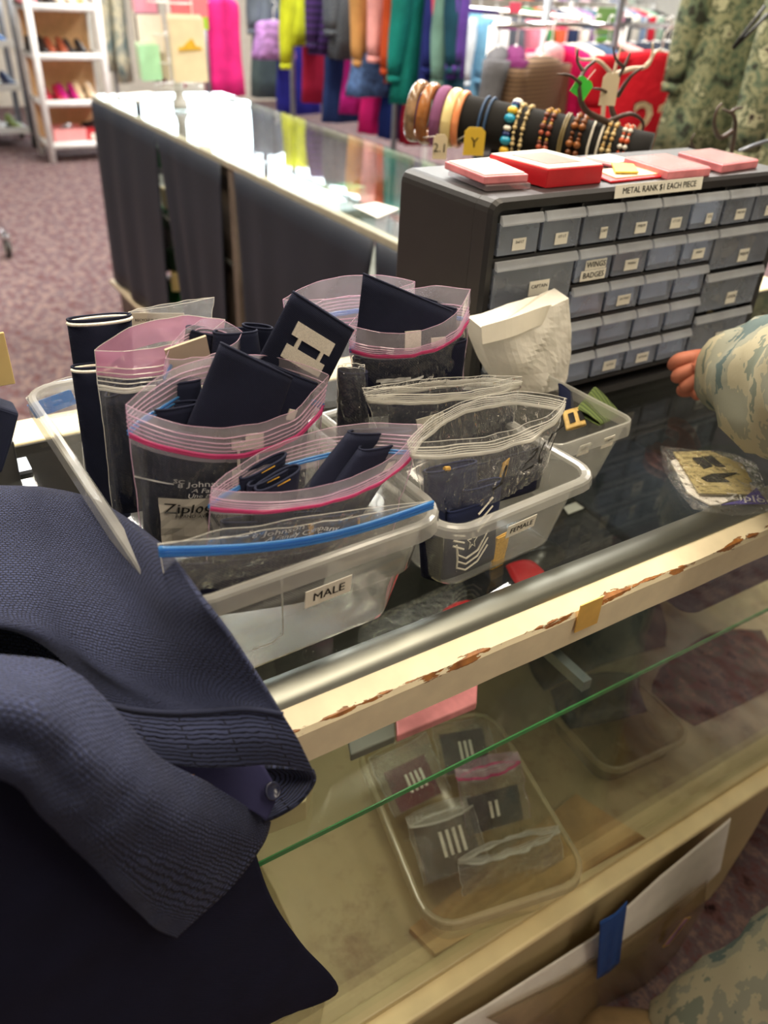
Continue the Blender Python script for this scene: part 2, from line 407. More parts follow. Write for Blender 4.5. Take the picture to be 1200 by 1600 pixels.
for (x, y, p, c) in LIGHTS:
    t = thing('ceiling_light', 'white strip light fixture on the ceiling over the ' + LWHERE[LIGHTS.index((x, y, p, c))], 'light', (x, y, CEIL - .05), 'ceiling strip lights')
    m = MB(); m.box((x, y, CEIL - .025), (.38, 2.34, .05)); m.build('housing', fix, t, bevel=.005)

# ------------------------------------------------------------------ front display counter
X0, X1, XP = -1.0, 1.5, 1.09
YF, YB = .366, .9
ct = thing('display_counter', 'long glass display counter with chipped cream front rail under the bins', 'counter', (.4, .62, FLOOR))
# painted rail with its ridge line at local y=0, z=0: an object of its own origin
poly = [(YF + .022, .002), (YF, -.006), (YF - .002, -.011), (YF, -.046), (YF + .03, -.046), (YF + .03, -.006)]
rows = []
N = 60
mb = MB()
for i in range(N + 1):
    x = lerp(X0, 1.5, i / N)
    j = noise.noise(Vector((x * 30, 0, 0))) * .0012
    rows.append([Vector((x, y + j, z + j * .5)) for y, z in poly])
mb.loft(rows)
rail = mb.build('front_rail', M['rail'], ct)
rail.data.transform(Matrix.Translation(LOC[ct.name] - Vector((0, YF, -.006)))); rail.location = Vector((0, YF, -.006)) - LOC[ct.name]
rail['label'] = 'cream painted front rail, paint chipped to brown wood'
mb = MB(); prof = [(YF + .018, .002), (YF + .026, .007), (YF + .036, .0085), (YF + .046, .007), (YF + .05, .003), (YF + .05, -.004), (YF + .018, -.004)]
mb.loft([[Vector((x, y, z)) for y, z in prof] for x in (X0, 1.5)]); mb.build('metal_trim', M['metal'], ct, smooth=True)['label'] = 'rounded aluminium edge trim of the glass top'
box(((X0 + 1.5) / 2, (YF + .045 + .88) / 2, -.003), (1.5 - X0, .88 - YF - .045, .006)).build('glass_top', M['glass'], ct)
box(((X0 + 1.5) / 2, .915, -.012), (1.5 - X0, .06, .03)).build('back_rail', plain((244, 232, 192), .5), ct, bevel=.004)
box(((X0 + X1) / 2, .395, -.322), (X1 - X0, .006, .55)).build('front_glass', M['glassfront'], ct)
SHZ = -.25
sh = box(((X0 + 1.49) / 2, (.43 + .84) / 2, SHZ), (1.49 - X0, .41, .006)).build('glass_shelf', M['glass'], ct)
box(((X0 + 1.49) / 2, .4292, SHZ), (1.49 - X0, .0016, .0064)).build('shelf_edge', M['glassedge'], sh)['label'] = 'green cut edge of the glass shelf'
FZ = -.6
box(((X0 + X1) / 2, (.38 + .88) / 2, FZ - .01), (X1 - X0, .5, .02)).build('case_floor', M['board'], ct)
mb = MB(); mb.box(((X0 + X1) / 2, .372, FZ - .006), (X1 - X0, .03, .014)); mb.build('lower_moulding', plain((236, 218, 170), .5), ct, bevel=.004)
mb = MB(); mb.box(((X0 + X1) / 2, .392, FZ + .006), (X1 - X0, .02, .012)); mb.build('glass_track', plain((196, 180, 136), .4), ct, bevel=.002)
# lower body below the case floor, right end rounded
mb = MB(); mb.prism([(X0, .362, FZ - .024), (XP + .02, .362, FZ - .024), (XP, .362, -.80), (XP - .03, .362, -.93), (XP - .05, .362, FLOOR + .002), (X0, .362, FLOOR + .002)], (0, .03, 0)); mb.v = [v + Vector((0, .010, .010)) if v.z > -.7 else v + Vector((0, .010, 0)) for v in mb.v]; mb.build('lower_panel', M['cream'], ct)
box((XP - .1, .63, -.79), (.02, .47, .355)).build('end_panel', M['cream'], ct)
box(((X0 + X1) / 2, .888, -.3), (X1 - X0, .012, .6)).build('back_panel', pm('dark_back_board', (30, 27, 24), .7), ct)
box((X1 + .004, .63, -.31), (.008, .5, .56)).build('side_glass', M['glassfront'], ct)
for x in (-.55, .62, 1.3): box((x, .655, SHZ - .012), (.014, .4, .016)).build('shelf_bracket', M['steel'], ct)
tp = box((0, 0, 0), (.028, .0012, .032)); 
p = at(920, 960, y=YF - .004); tp.v = [v + p for v in tp.v]
tag(tp.build('tape_strip', pm('yellowed_tape', (222, 178, 92), .5)), 'short piece of yellowed tape stuck on the chipped front rail', 'tape')
# sheets hanging on the lower panel
def sheet(name, px, y0, mat, bulge=.012, thick=.0012, n=12):
    """hanging sheet filled between a top and a bottom polyline of pixels"""
    top, bot = px; rows = []
    def samp(P, s):
        s *= len(P) - 1; i = min(int(s), len(P) - 2); f = s - i; return lerp(Vector(P[i]), Vector(P[i + 1]), f)
    for i in range(n + 1):
        t = i / n; r = []
        for j in range(n + 1):
            a = lerp(samp(top, j / n), samp(bot, j / n), t)
            r.append(at(a.x, a.y, y=y0 - bulge * math.sin(t * math.pi * .6) * (1 + .4 * math.sin(j * 1.1))))
        rows.append(r)
    mb = MB(); mb.grid(rows); return mb.build(name, mat, smooth=True, solid=thick)
o = sheet('paper_sheet', ([(640, 1640), (760, 1570), (930, 1462), (1030, 1370), (1142, 1278)], [(700, 1680), (840, 1590), (960, 1490), (1060, 1425), (1125, 1360)]), .352, M['white_paper'], .006)
tag(o, 'large white paper sheet hanging on the cream lower panel', 'paper')
o = sheet('plastic_sleeve', ([(760, 1590), (880, 1530), (960, 1480), (1040, 1425), (1105, 1375)], [(860, 1640), (960, 1620), (1000, 1570), (1050, 1500), (1100, 1420)]), .342, film('hazy_sleeve', (.9, .86, .78), .3, (190, 172, 140), rough=.2), .014)
tag(o, 'hazy plastic sleeve sagging below the white paper sheet', 'sleeve')
o = sheet('tape_strip', ([(938, 1440), (960, 1428), (980, 1408)], [(932, 1530), (950, 1520), (968, 1503)]), .334, pm('blue_tape', (16, 66, 138), .6, var=.1), .004)
tag(o, 'bright blue tape strip holding the white paper sheet', 'tape')
U = at(1075, 1432, y=.33) - at(1036, 1482, y=.33)
t = thing('price_sticker', 'yellow and lilac price sticker on the plastic sleeve', 'sticker', at(1055, 1458, y=.322))
U.normalize(); V = Vector((0, -1, 0)).cross(U) * 1; V = (V if V.z > 0 else -V)
sticker('border', t, [], at(1057, 1456, y=.3245), U, V, .066, .022, .01, pm('sticker_yellow', (214, 176, 84), .6))
sticker('face', t, [('2.50', 0)], at(1057, 1456, y=.3235), U, V, .058, .013, .011, pm('sticker_lilac', (186, 140, 186), .6), plain((96, 60, 130), .6))

# ------------------------------------------------------------------ clear bins
def bin_(label, c, yaw, bw, bd, tw, td, h, step=True, rim=.009, mats=('bin', 'binrim'), name='plastic_bin', lip=.014, r=.02, group=None):
    c = Vector(c); t = thing(name, label, 'bin', c, group); R_ = rz(yaw)
    def ring(k, z, grow=0):
        w_, d_ = lerp(bw, tw, k) + 2 * grow, lerp(bd, td, k) + 2 * grow
        return [c + R_ @ Vector((x, y, z)) for x, y in rrect(w_, d_, r + grow, 5)]
    m = MB(); rings = [ring(-.06, .0015), ring(0, .006)]
    if step: rings += [ring(.45, h * .46), ring(.55, h * .50, .004)]
    rings += [ring(.85, h * .85, .004 if step else 0), ring(1, h, .004 if step else 0)]
    m.loft(rings, True, False); m.build('body', M[mats[0]], t, smooth=True)
    m = MB(); g = .004 if step else 0
    m.loft([ring(1, h - .003, g - .0005), ring(1, h, g + .001), ring(1, h + .0006, g + rim * .5), ring(1, h, g + rim * .85), ring(1, h - .002, g + rim), ring(1, h - lip, g + rim + .001)], False, False)
    m.build('rim', M[mats[1]], t)
    return t, R_
MALE, Rm = bin_('clear plastic bin labelled MALE, crammed with bags, nearest the sweater', (.2165, .606, .0005), math.radians(2), .17, .345, .212, .37, .106)
def front_pt(c, R_, x, y, z): return Vector(c) + R_ @ Vector((x, y, z))
p = at(507, 917, y=.4175)
sticker('label', MALE, [('MALE', 0)], p + Vector((0, -.006, 0)), (1, .03, .02), (0, -.13, 1), .040, .0175, .0115)
m = MB(); m.tube([at(440, 905, y=.416), at(442, 990, y=.428), at(425, 1005, y=.43), at(395, 1015, y=.43)], .0009, 5); m.build('mould_line', M['binrim'], MALE)
FEM, Rf = bin_('clear plastic bin labelled FEMALE, in the middle of the counter', (.4275, .545, .0005), math.radians(4.5), .145, .2, .17, .225, .082, step=False, rim=.011, lip=.009)
p = at(814, 822, y=.4395)
sticker('label', FEM, [('FEMALE', 0)], p, (1, .07, .03), (0, -.13, 1), .036, .0145, .0085)
BIN3, R3b = bin_('small clear plastic bin with olive cloth, in front of the drawer cabinet', (.588, .578, .0005), math.radians(3), .095, .12, .115, .15, .078, step=False, rim=.004, lip=.016, r=.012)
for px, py in ((912, 702), (950, 690)):
    sticker('label', BIN3, [('CAPT', .002)], at(px, py, y=.5005), (1, .05, .0), (0, -.12, 1), .017, .013, .0045)

# ------------------------------------------------------------------ zip bags
def bagsurf(BL, BR, TL, TR, thick, mouth, sag=0, raise_=0, seed=0, wr=.0016):
    BL, BR, TL, TR = map(Vector, (BL, BR, TL, TR))
    n = (BR - BL).cross(TL - BL).normalized()
    if n.dot(CAM - (BL + TR) / 2) < 0: n = -n
    up = ((TL + TR) - (BL + BR)) / 2
    def F(s, t, side):
        p = lerp(lerp(BL, BR, s), lerp(TL, TR, s), t)
        wf = max(0, 1 - abs(2 * s - 1) ** 2.2)
        d = thick * (.25 + .75 * math.sin(math.pi * min(1, t * .9 + .12)) ** .7) + mouth * sm((t - .45) / .55)
        q = Vector((s * 7 + seed * 3.1, t * 5, side * 4 + seed))
        dx = Vector(((s - .5) * 9 * (1.4 - t), t * 2.2, seed * 1.7 + side))
        p = p + n * side * d * wf + n * noise.noise(q) * wr * 2.0 + n * (1 - 2.4 * abs(noise.noise(dx * 1.7))) * wr * 1.1 * (1 - .7 * sm((t - .6) / .3))
        if side > 0: p = p - up * sag * wf * sm((t - .3) / .7)
        else: p = p + up * raise_ * wf * sm((t - .3) / .7)
        return p
    F.n = n; F.up = up
    return F
def bag(label, BL, BR, TL, TR, thick=.012, mouth=.0, sag=0, raise_=0, front='pink', back='blue', mat='film', lip='filmtop', lt=.8, seed=0, zt=.86, group=None, wr=.0016, name='zip_bag'):
    F = bagsurf(BL, BR, TL, TR, thick, mouth, sag, raise_, seed, wr)
    t = thing(name, label, 'bag', (Vector(BL) + Vector(BR)) / 2, group)
    NS, NT_ = 36, 30
    def patch(t0, t1, k):
        m = MB()
        for side in (1, -1): m.grid([[F(j / NS, lerp(t0, t1, i / k), side) for j in range(NS + 1)] for i in range(k + 1)])
        return m
    patch(0, lt, NT_).build('film', M[mat], t, smooth=True)
    if lip: patch(lt, 1, 6).build('lip', M[lip], t, smooth=True)
    else: patch(lt, 1, 6).build('lip', M[mat], t, smooth=True)
    for side, colr in ((1, front), (-1, back)):
        if not colr: continue
        m = MB()
        for dt in (0, .018): m.tube([F(j / 30, zt - dt, side) + F.n * side * .0006 for j in range(31)], .0012, 6)
        o = m.build('zip_strip', M[colr], t, smooth=True); o['label'] = {'pink': 'pink zip strip', 'blue': 'blue zip strip', 'ridgew': 'clear zip strip'}[colr]
        m = MB(); m2 = M['ridgew'] if colr == 'ridgew' else M['ridge']
        for dt in (.03, .055, .08, .11): m.tube([F(j / 24, min(1, zt + dt), side) + F.n * side * .0005 for j in range(25)], .0006, 4)
        o = m.build('zip_ridges', m2, t); o['kind'] = 'stuff'
    m = MB()
    for side in (1, -1): m.tube([F(j / 24, 1, side) for j in range(25)], .0003, 4)  # pale tubes along the mouth draw the edge highlight of the lip
    for sd in (0, 1): m.tube([F(sd, j / 16, 1) for j in range(17)], .00035, 4)
    m.build('seam', M['ridgew'] if lip != 'filmtop' else M['ridge'], t)
    return t, F
def print_on(t, F, lines, s0, t0, aspect, name='print', mat='ink_white', extra=None):
    """print mapped onto the front film. lines: (text, size, ds, dt, italic, bold); aspect = height/width of the bag"""
    m = MB()
    for txt, size, ds, dt, it, bo in lines:
        vs, fs = textpts(txt, size, 'LEFT', bo, it)
        m.add([F(s0 + ds + v.x, t0 + (dt + v.y) / aspect, 1) + F.n * .0012 for v in vs], fs)
    if extra:
        for a, b, c, d in extra: m.grid([[F(s0 + lerp(a, c, j / 6), t0 + lerp(b, d, i / 2) / aspect, 1) + F.n * .0011 for j in range(7)] for i in range(3)])
    return m.build(name, M[mat] if isinstance(mat, str) else mat, t)
JOHN = [('Johnson', .062, .17, 0, 0, True), ('A Family Company', .046, .19, -.048, .25, True), ('Une Entreprise Familiale', .044, .17, -.09, .25, True), ('SC', .044, .105, .022, 0, True), ('8', .05, .125, -.012, 0, True)]
JEX = [(-.05, -.006, .11, .004), (.40, -.006, .62, .004)]
# emblem: a small round cluster before the word
# --- MALE bin, front to back
t, F = bag('slack clear bag with blue zip lying along the front of the MALE bin', at(262, 930, y=.44), at(640, 850, y=.44), at(247, 850, y=.424), at(676, 782, y=.424), .006, .002, front=None, back=None, lip=None, mat='crinkle', seed=1)
m = MB()
for dt in (.0, .012, .024):
    m.tube([lerp(at(247, 856, y=.4225), at(676, 783, y=.4225), j / 30) + Vector((0, 0, -.013 * math.sin(math.pi * j / 30) - dt * .22)) + Vector((0, -.001, 0)) for j in range(31)], .0016, 6)
m.build('zip_strip', M['blue'], t, smooth=True)['label'] = 'bright blue zip strip'
B2, F2 = bag('open pink zip bag of folded epaulettes at front of the MALE bin', at(318, 905, y=.458), at(600, 868, y=.458), at(330, 762, y=.463), at(660, 664, y=.478), .010, .026, sag=.10, raise_=.06, seed=2, lt=.74, zt=.80)
print_on(B2, F2, JOHN, .06, .47, .62, extra=JEX)
B3, F3 = bag('large open pink zip bag with printed white panel, middle of the MALE bin', at(225, 880, y=.525), at(480, 860, y=.53), at(196, 632, y=.52), at(512, 585, y=.545), .015, .022, sag=.12, raise_=.10, seed=3, lt=.78, zt=.84)
print_on(B3, F3, JOHN, .05, .585, .95, extra=JEX)
m = MB(); m.grid([[F3(lerp(.09, .66, j / 10), lerp(.06, .47, i / 8), 1) + F3.n * .001 for j in range(11)] for i in range(9)])
pan = m.build('print_panel', plain((206, 200, 186), .6), B3); pan['label'] = 'pale printed panel'
m = MB()
for txt, size, ds, dt, it, bo in [('Ziploc', .092, .105, .40, .08, True), ('BRAND AWARDS', .030, .16, .345, .15, False)]:
    vs, fs = textpts(txt, size, 'LEFT', bo, it); m.add([F3(ds + v.x, dt + v.y / .95, 1) + F3.n * .0022 for v in vs], fs)
vs, fs = textpts('R', .024, 'CENTER', True); m.add([F3(.385 + v.x, .41 + v.y / .95, 1) + F3.n * .0022 for v in vs], fs)
m.tube([F3(.385 + .021 * math.cos(a * .3142 * 2), .41 + .022 * math.sin(a * .3142 * 2), 1) + F3.n * .0016 for a in range(11)], .0004, 4)
m.tube([F3(.32, .36, 1) + F3.n * .002, F3(.345, .23, 1) + F3.n * .002], .0011, 6); m.tube([F3(.33, .38, 1) + F3.n * .002, F3(.38, .28, 1) + F3.n * .002], .0011, 6)
m.tube([F3(.28, .085, 1) + F3.n * .002, F3(.40, .09, 1) + F3.n * .002], .0016, 6)
m.build('lettering', M['ink_black'], pan)
B4, F4 = bag('clear bag with dusty mauve top edge behind the printed panel bag', at(175, 800, y=.625), at(330, 760, y=.63), at(148, 548, y=.62), at(352, 500, y=.65), .018, .013, sag=.01, raise_=.04, front='ridgew', back=None, lip='filmbro', lt=.86, zt=.80, seed=4)
B5, F5 = bag('tall clear bag at the back of the MALE bin, flap swept right', at(135, 780, y=.725), at(260, 740, y=.725), at(120, 590, y=.715), at(270, 560, y=.72), .016, .01, front='ridgew', back='ridgew', lip=None, seed=5, zt=.82)
B5b, F5b = bag('clear bag flap with printed slip standing at the back of the MALE bin', at(205, 580, y=.745), at(320, 560, y=.745), at(200, 487, y=.75), at(334, 464, y=.73), .005, .003, front=None, back=None, lip=None, mat='film2', seed=6)
sticker('slip', B5b, [('RECYCLE IF CLEAN AND DRY', 0)], at(248, 500, y=.742), at(300, 497, y=.742) - at(200, 497, y=.742), (0, .05, 1), .052, .014, .0035, plain((206, 196, 176), .6))
m = MB(); m.grid([[F5b(lerp(.55, 1, j / 8), lerp(.70, .92, i / 4) + .06 * math.sin(j * .4), 1) + F5b.n * .004 for j in range(9)] for i in range(5)])
B6, F6 = bag('pale milky bag with folded paper, left of the captain epaulette', at(250, 700, y=.575), at(340, 690, y=.575), at(258, 560, y=.572), at(380, 520, y=.59), .012, .014, raise_=.16, front=None, back='blue', lip='filmtop', mat='film2', seed=7, zt=.8)
tag(box((0, 0, 0), (.034, .002, .04), Matrix.Rotation(.25, 3, 'X') @ Matrix.Rotation(-.2, 3, 'Y')).build('paper_slip', plain((204, 186, 160), .8), loc=(0, 0, 0)), 'tan paper slip in the pale milky bag', 'paper').location = at(297, 566, y=.583)
# flap over the back left corner
B0, F0 = bag('clear bag with blue zip folded over back left corner of the MALE bin', at(62, 655, y=.80), at(150, 640, y=.80), at(40, 622, y=.80), at(148, 588, y=.82), .004, .004, raise_=.2, front=None, back=None, lip=None, mat='film2', seed=8)
m = MB(); m.grid([[lerp(at(42, 633, y=.797), at(56, 654, y=.797), i / 3) * (1 - j / 6) + lerp(at(110, 608, y=.803), at(120, 630, y=.803), i / 3) * (j / 6) for j in range(7)] for i in range(4)]); m.build('zip_strip', M['blue'], B0, solid=.001)
# --- FEMALE bin
B8, F8 = bag('back bag with blue zip, tallest, behind the pink zip bag in the FEMALE bin', at(470, 640, y=.635), at(640, 610, y=.635), at(442, 468, y=.63), at(648, 440, y=.635), .012, .012, raise_=.07, front='pink', back='blue', mat='film2', seed=9, lt=.7, zt=.72)
B7, F7 = bag('open pink zip bag of captain epaulettes against the drawer cabinet', at(552, 640, y=.59), at(722, 610, y=.595), at(545, 508, y=.583), at(735, 452, y=.6), .016, .02, sag=.12, raise_=.05, seed=10, lt=.66, zt=.72)
print_on(B7, F7, [(a, b * .95, c, d, e, f) for a, b, c, d, e, f in JOHN[1:3]], .1, .36, .75, extra=[(.08, -.02, .42, .0), (.05, -.01, .3, .02)])
B9, F9 = bag('clear zipped bag lying across the middle of the FEMALE bin', at(600, 700, y=.54), at(800, 660, y=.56), at(566, 606, y=.525), at(815, 588, y=.56), .012, .004, front='ridgew', back='ridgew', lip=None, mat='crinkle', seed=11, zt=.8)
m = MB()
B10, F10 = bag('large clear slack bag of navy sleeves along the front of the FEMALE bin', at(668, 810, y=.462), at(850, 735, y=.475), at(636, 690, y=.455), at(884, 622, y=.51), .020, .016, sag=.02, raise_=.14, front='ridgew', back='ridgew', lip=None, mat='film', seed=12, zt=.84, wr=.002)
print_on(B10, F10, [('2UT', .22, .1, 0, .35, False), ('J', .2, -.08, -.03, .2, False)], .5, .48, .55, mat='ink_black', name='marker_writing')
# dark empty bag edge between the bins
B11, F11 = bag('clear bag of dark cloth wedged between the two bins', at(525, 690, y=.545), at(575, 680, y=.545), at(528, 572, y=.545), at(570, 570, y=.545), .012, .002, front=None, back=None, lip=None, mat='crinkle', seed=13)

# ------------------------------------------------------------------ epaulettes
def epaulette(label, TL, TR, BL, BR, thick=.008, mat='navy', group='navy shoulder epaulettes', n=26, k=10, curl=0, cat='epaulette', name='epaulette'):
    TL, TR, BL, BR = map(Vector, (TL, TR, BL, BR))
    nn = (TR - TL).cross(BL - TL).normalized()
    if nn.dot(CAM - TL) < 0: nn = -nn
    def F(s, t, off=0):
        p = lerp(lerp(TL, TR, s), lerp(BL, BR, s), t); x = 2 * s - 1
        return p + nn * (thick / 2 * max(0, 1 - abs(x) ** 2.6) ** .6 + curl * x * x + off)
    rows = []
    for i in range(k + 1):
        t = i / k; r = []
        for j in range(n + 1):
            a = 2 * math.pi * j / n; c, s_ = math.cos(a), math.sin(a)
            s = .5 + .5 * math.copysign(abs(c) ** .75, c)
            p = lerp(lerp(TL, TR, s), lerp(BL, BR, s), t)
            r.append(p + nn * (thick / 2 * math.copysign(abs(s_) ** .9, s_) + curl * (2 * s - 1) ** 2 + .0006 * noise.noise(Vector((s * 4, t * 4, a)))))
        rows.append(r)
    t_ = thing(name, label, cat, (BL + BR) / 2, group)
    m = MB(); m.grid(rows); m.build('sleeve', M[mat], t_, smooth=True, solid=.0014)
    m = MB(); m.tube([rows[0][j] for j in range(n + 1)], .0011, 6); m.build('hem', M[mat], t_, smooth=True)
    F.n = nn
    return t_, F
def patch(t, F, quads, mat='silver', name='insignia', h=.0014):
    m = MB()
    for (a, b, c, d) in quads:   # four (s,t) corners
        k = 6; top = [[F(*lerp(lerp(Vector(a), Vector(b), j / k), lerp(Vector(d), Vector(c), j / k), i / k), h) for j in range(k + 1)] for i in range(k + 1)]
        m.grid(top)
    return m.build(name, M[mat], t, solid=.0012)
def rect(s0, s1, t0, t1): return ((s0, t0), (s1, t0), (s1, t1), (s0, t1))
def bars(t, F, s0, s1, t0, t1, vertical=True):
    ws = (s1 - s0); q = [rect(s0, s0 + ws * .3, t0, t1), rect(s1 - ws * .3, s1, t0, t1)]
    q += [rect(s0 + ws * .28, s1 - ws * .28, t0 + (t1 - t0) * .16, t0 + (t1 - t0) * .24), rect(s0 + ws * .28, s1 - ws * .28, t1 - (t1 - t0) * .24, t1 - (t1 - t0) * .16)]
    if not vertical: q = [tuple((b, a) for a, b in k) for k in q]
    return patch(t, F, q)
def cord(t, F_rows, mat='silver', r=.0013): pass
def ringcord(t, TL, TR, thick, mat, off=(0, 0, 0)):
    TL, TR = Vector(TL) + Vector(off), Vector(TR) + Vector(off); m = MB(); u = (TR - TL) / 2; c = (TL + TR) / 2; nn = u.cross(Vector((0, 0, 1))).normalized()
    m.tube([c + u * math.cos(a * .2618) * 1.01 + nn * (thick / 2 + .001) * math.sin(a * .2618) for a in range(25)], .0015, 6)
    m.build('cord', M[mat], t, smooth=True)['label'] = 'silver braided cord'
# tall one at far left
e, F = epaulette('tall navy epaulette with silver cord at top, far left of the MALE bin', at(105, 500, y=.715), at(204, 491, y=.72), at(150, 800, y=.70), at(215, 790, y=.705), .016)
ringcord(e, at(106, 506, y=.712), at(205, 496, y=.717), .016, 'silver')
e, F = epaulette('navy epaulette with silver cord, lower one at far left of the MALE bin', at(112, 574, y=.695), at(180, 568, y=.70), at(150, 830, y=.69), at(205, 820, y=.69), .012)
ringcord(e, at(113, 579, y=.692), at(181, 573, y=.697), .012, 'silver')
e, F = epaulette('navy epaulette in the bag with dusty mauve top', at(165, 620, y=.627), at(270, 560, y=.635), at(185, 800, y=.625), at(290, 770, y=.63), .018)
e, F = epaulette('navy epaulette standing inside the printed panel bag, left part', at(215, 660, y=.532), at(350, 680, y=.535), at(228, 860, y=.532), at(350, 860, y=.532), .014)
e, F = epaulette('navy epaulette standing inside the printed panel bag, right part', at(345, 670, y=.535), at(480, 660, y=.54), at(350, 860, y=.532), at(470, 860, y=.535), .014)
bars(e, F, .02, .42, .08, .42, False)
e, F = epaulette('small navy epaulette left of the large plain one in the printed panel bag', at(247, 600, y=.555), at(312, 592, y=.56), at(215, 700, y=.548), at(320, 700, y=.55), .010)
e, F = epaulette('short navy epaulette leaning under the small one in the printed panel bag', at(236, 640, y=.540), at(310, 628, y=.545), at(230, 730, y=.54), at(310, 730, y=.54), .010)
CE, F = epaulette('large navy epaulette with two silver captain bars, highest of all', at(458, 456, y=.56), at(552, 516, y=.56), at(378, 610, y=.565), at(478, 662, y=.565), .008)
bars(CE, F, .24, .66, .26, .60, False) if False else None
patch(CE, F, [rect(.20, .80, .19, .32), rect(.20, .80, .41, .54), rect(.30, .35, .31, .42), rect(.66, .71, .31, .42)])
e, F = epaulette('large plain navy epaulette leaning in the printed panel bag', at(345, 536, y=.535), at(456, 590, y=.54), at(290, 672, y=.53), at(420, 690, y=.535), .010)
e, F = epaulette('navy epaulette with silver bar ends behind the large plain one', at(395, 560, y=.548), at(498, 600, y=.55), at(370, 690, y=.545), at(455, 690, y=.545), .009)
patch(e, F, [rect(.66, .80, .46, .62)]); patch(e, F, [rect(.60, .70, .78, .96)])
e, F = epaulette('folded navy epaulette lying at the top behind the captain epaulette, left', at(292, 512, y=.60), at(372, 528, y=.60), at(285, 560, y=.605), at(360, 575, y=.605), .012)
e, F = epaulette('folded navy epaulette lying at the top behind the captain epaulette, middle', at(335, 520, y=.592), at(400, 515, y=.60), at(330, 590, y=.59), at(410, 590, y=.595), .014)
e, F = epaulette('folded navy epaulette at the top touching the captain epaulette', at(380, 508, y=.606), at(425, 512, y=.606), at(380, 570, y=.606), at(425, 580, y=.606), .012)
# front pink bag
for lab, pts, th in (('rolled navy epaulette at left in the front pink bag, topmost roll', ((376, 748, .478), (446, 708, .492), (372, 800, .475), (430, 790, .485)), .010),
                     ('rolled navy epaulette at left in the front pink bag, middle roll', ((388, 760, .470), (452, 728, .484), (380, 815, .47), (440, 800, .478)), .008),
                     ('rolled navy epaulette at left in the front pink bag, lowest roll', ((400, 766, .464), (467, 728, .478), (395, 820, .464), (455, 810, .472)), .012)):
    e, F = epaulette(lab, *[at(a, b, y=c) for a, b, c in pts], th)
    m = MB(); m.tube([F(.35, .03, .0004), F(.65, .04, .0004)], .0007, 5); m.build('thread', M['goldth'], e)
e, F = epaulette('long folded navy epaulette on top in the front pink bag', at(545, 676, y=.492), at(642, 672, y=.505), at(452, 795, y=.478), at(548, 790, y=.482), .012)
e, F = epaulette('second folded navy epaulette below the long one in the front pink bag', at(562, 702, y=.482), at(640, 684, y=.496), at(480, 815, y=.472), at(565, 800, y=.475), .012)
patch(e, F, [rect(.7, .85, .25, .38)])
e, F = epaulette('dark epaulette lying low inside the front pink bag', at(345, 815, y=.466), at(560, 800, y=.466), at(345, 880, y=.466), at(560, 870, y=.466), .010)
patch(e, F, [rect(.58, .62, .1, .5), rect(.98, 1.0, .1, .4)], 'goldth')
e, F = epaulette('black folded cloth under the blue zip bag in the MALE bin', at(280, 880, y=.455), at(520, 850, y=.455), at(300, 960, y=.45), at(500, 930, y=.45), .014, 'navy_dark', cat='cloth', name='folded_cloth', group=None)
# female bags
e, F = epaulette('navy epaulette with captain bars standing in pink zip bag by the cabinet', at(568, 428, y=.592), at(706, 486, y=.60), at(548, 610, y=.59), at(700, 640, y=.595), .010)
patch(e, F, [rect(.36, .52, .42, .74) if False else ((.43, .34), (.60, .28), (.62, .58), (.45, .64)), ((.72, .32), (.90, .26), (.90, .56), (.74, .62))])
e, F = epaulette('navy epaulette lying behind in the pink zip bag by the cabinet', at(620, 455, y=.607), at(712, 482, y=.607), at(600, 560, y=.607), at(712, 580, y=.607), .014)
e, F = epaulette('dark navy cloth filling the lower half of pink zip bag by the cabinet', at(552, 560, y=.588), at(728, 530, y=.592), at(560, 650, y=.585), at(715, 630, y=.59), .016, 'navy_dark')
e, F = epaulette('dark navy epaulette inside the clear bag between the bins', at(530, 580, y=.548), at(572, 580, y=.548), at(528, 700, y=.548), at(575, 690, y=.548), .014, 'navy_dark')
e, F = epaulette('navy epaulette with silver bar inside the clear zipped bag', at(606, 620, y=.545), at(740, 612, y=.555), at(610, 700, y=.545), at(745, 690, y=.555), .010)
patch(e, F, [((.25, .42), (.56, .30), (.58, .55), (.27, .68))])
e, F = epaulette('navy epaulette with white dots inside the right end of the clear zipped bag', at(735, 612, y=.556), at(800, 640, y=.56), at(740, 690, y=.556), at(800, 680, y=.56), .010, 'navy_dark')
e, F = epaulette('blue navy sleeve with yellow stitch and chevron, left in the slack bag', at(664, 738, y=.470), at(743, 720, y=.478), at(668, 840, y=.458), at(744, 815, y=.464), .014, 'navy_blue')
m = MB(); m.tube([F(.27, -.03, .0), F(.36, -.02, .0)], .0022, 6); m.build('stitch', M['goldth'], e)['label'] = 'yellow thread stitch'
patch(e, F, [((.35, .92), (.62, .74), (.62, .80), (.35, .98)), ((.40, 1.02), (.64, .84), (.64, .90), (.42, 1.06))])
e, F = epaulette('smaller blue navy sleeve standing right of the chevron sleeve', at(722, 766, y=.463), at(783, 748, y=.469), at(714, 850, y=.455), at(772, 830, y=.46), .012, 'navy_blue')
e, F = epaulette('long navy sleeve lying at back in the slack bag', at(690, 735, y=.497), at(856, 690, y=.512), at(690, 800, y=.49), at(840, 760, y=.50), .018, 'navy_dark')
patch(e, F, [((.48, .1), (.54, .02), (.52, .4), (.46, .5))], 'goldth')
e, F = epaulette('grey blue rank patch with star and chevrons pressed against the FEMALE bin front', at(700, 800, y=.455), at(775, 775, y=.462), at(690, 905, y=.45), at(772, 870, y=.456), .008, 'navy_blue')
m = MB()
def arc(pts, r=.0009): m.tube([F(s, t, .0012) for s, t in pts], r, 5)
for k in range(3):
    arc([(.16 + .02 * k, .50 + .10 * k), (.20, .66 + .10 * k), (.36, .76 + .09 * k), (.58, .70 + .09 * k), (.78, .44 + .12 * k)], .0011)
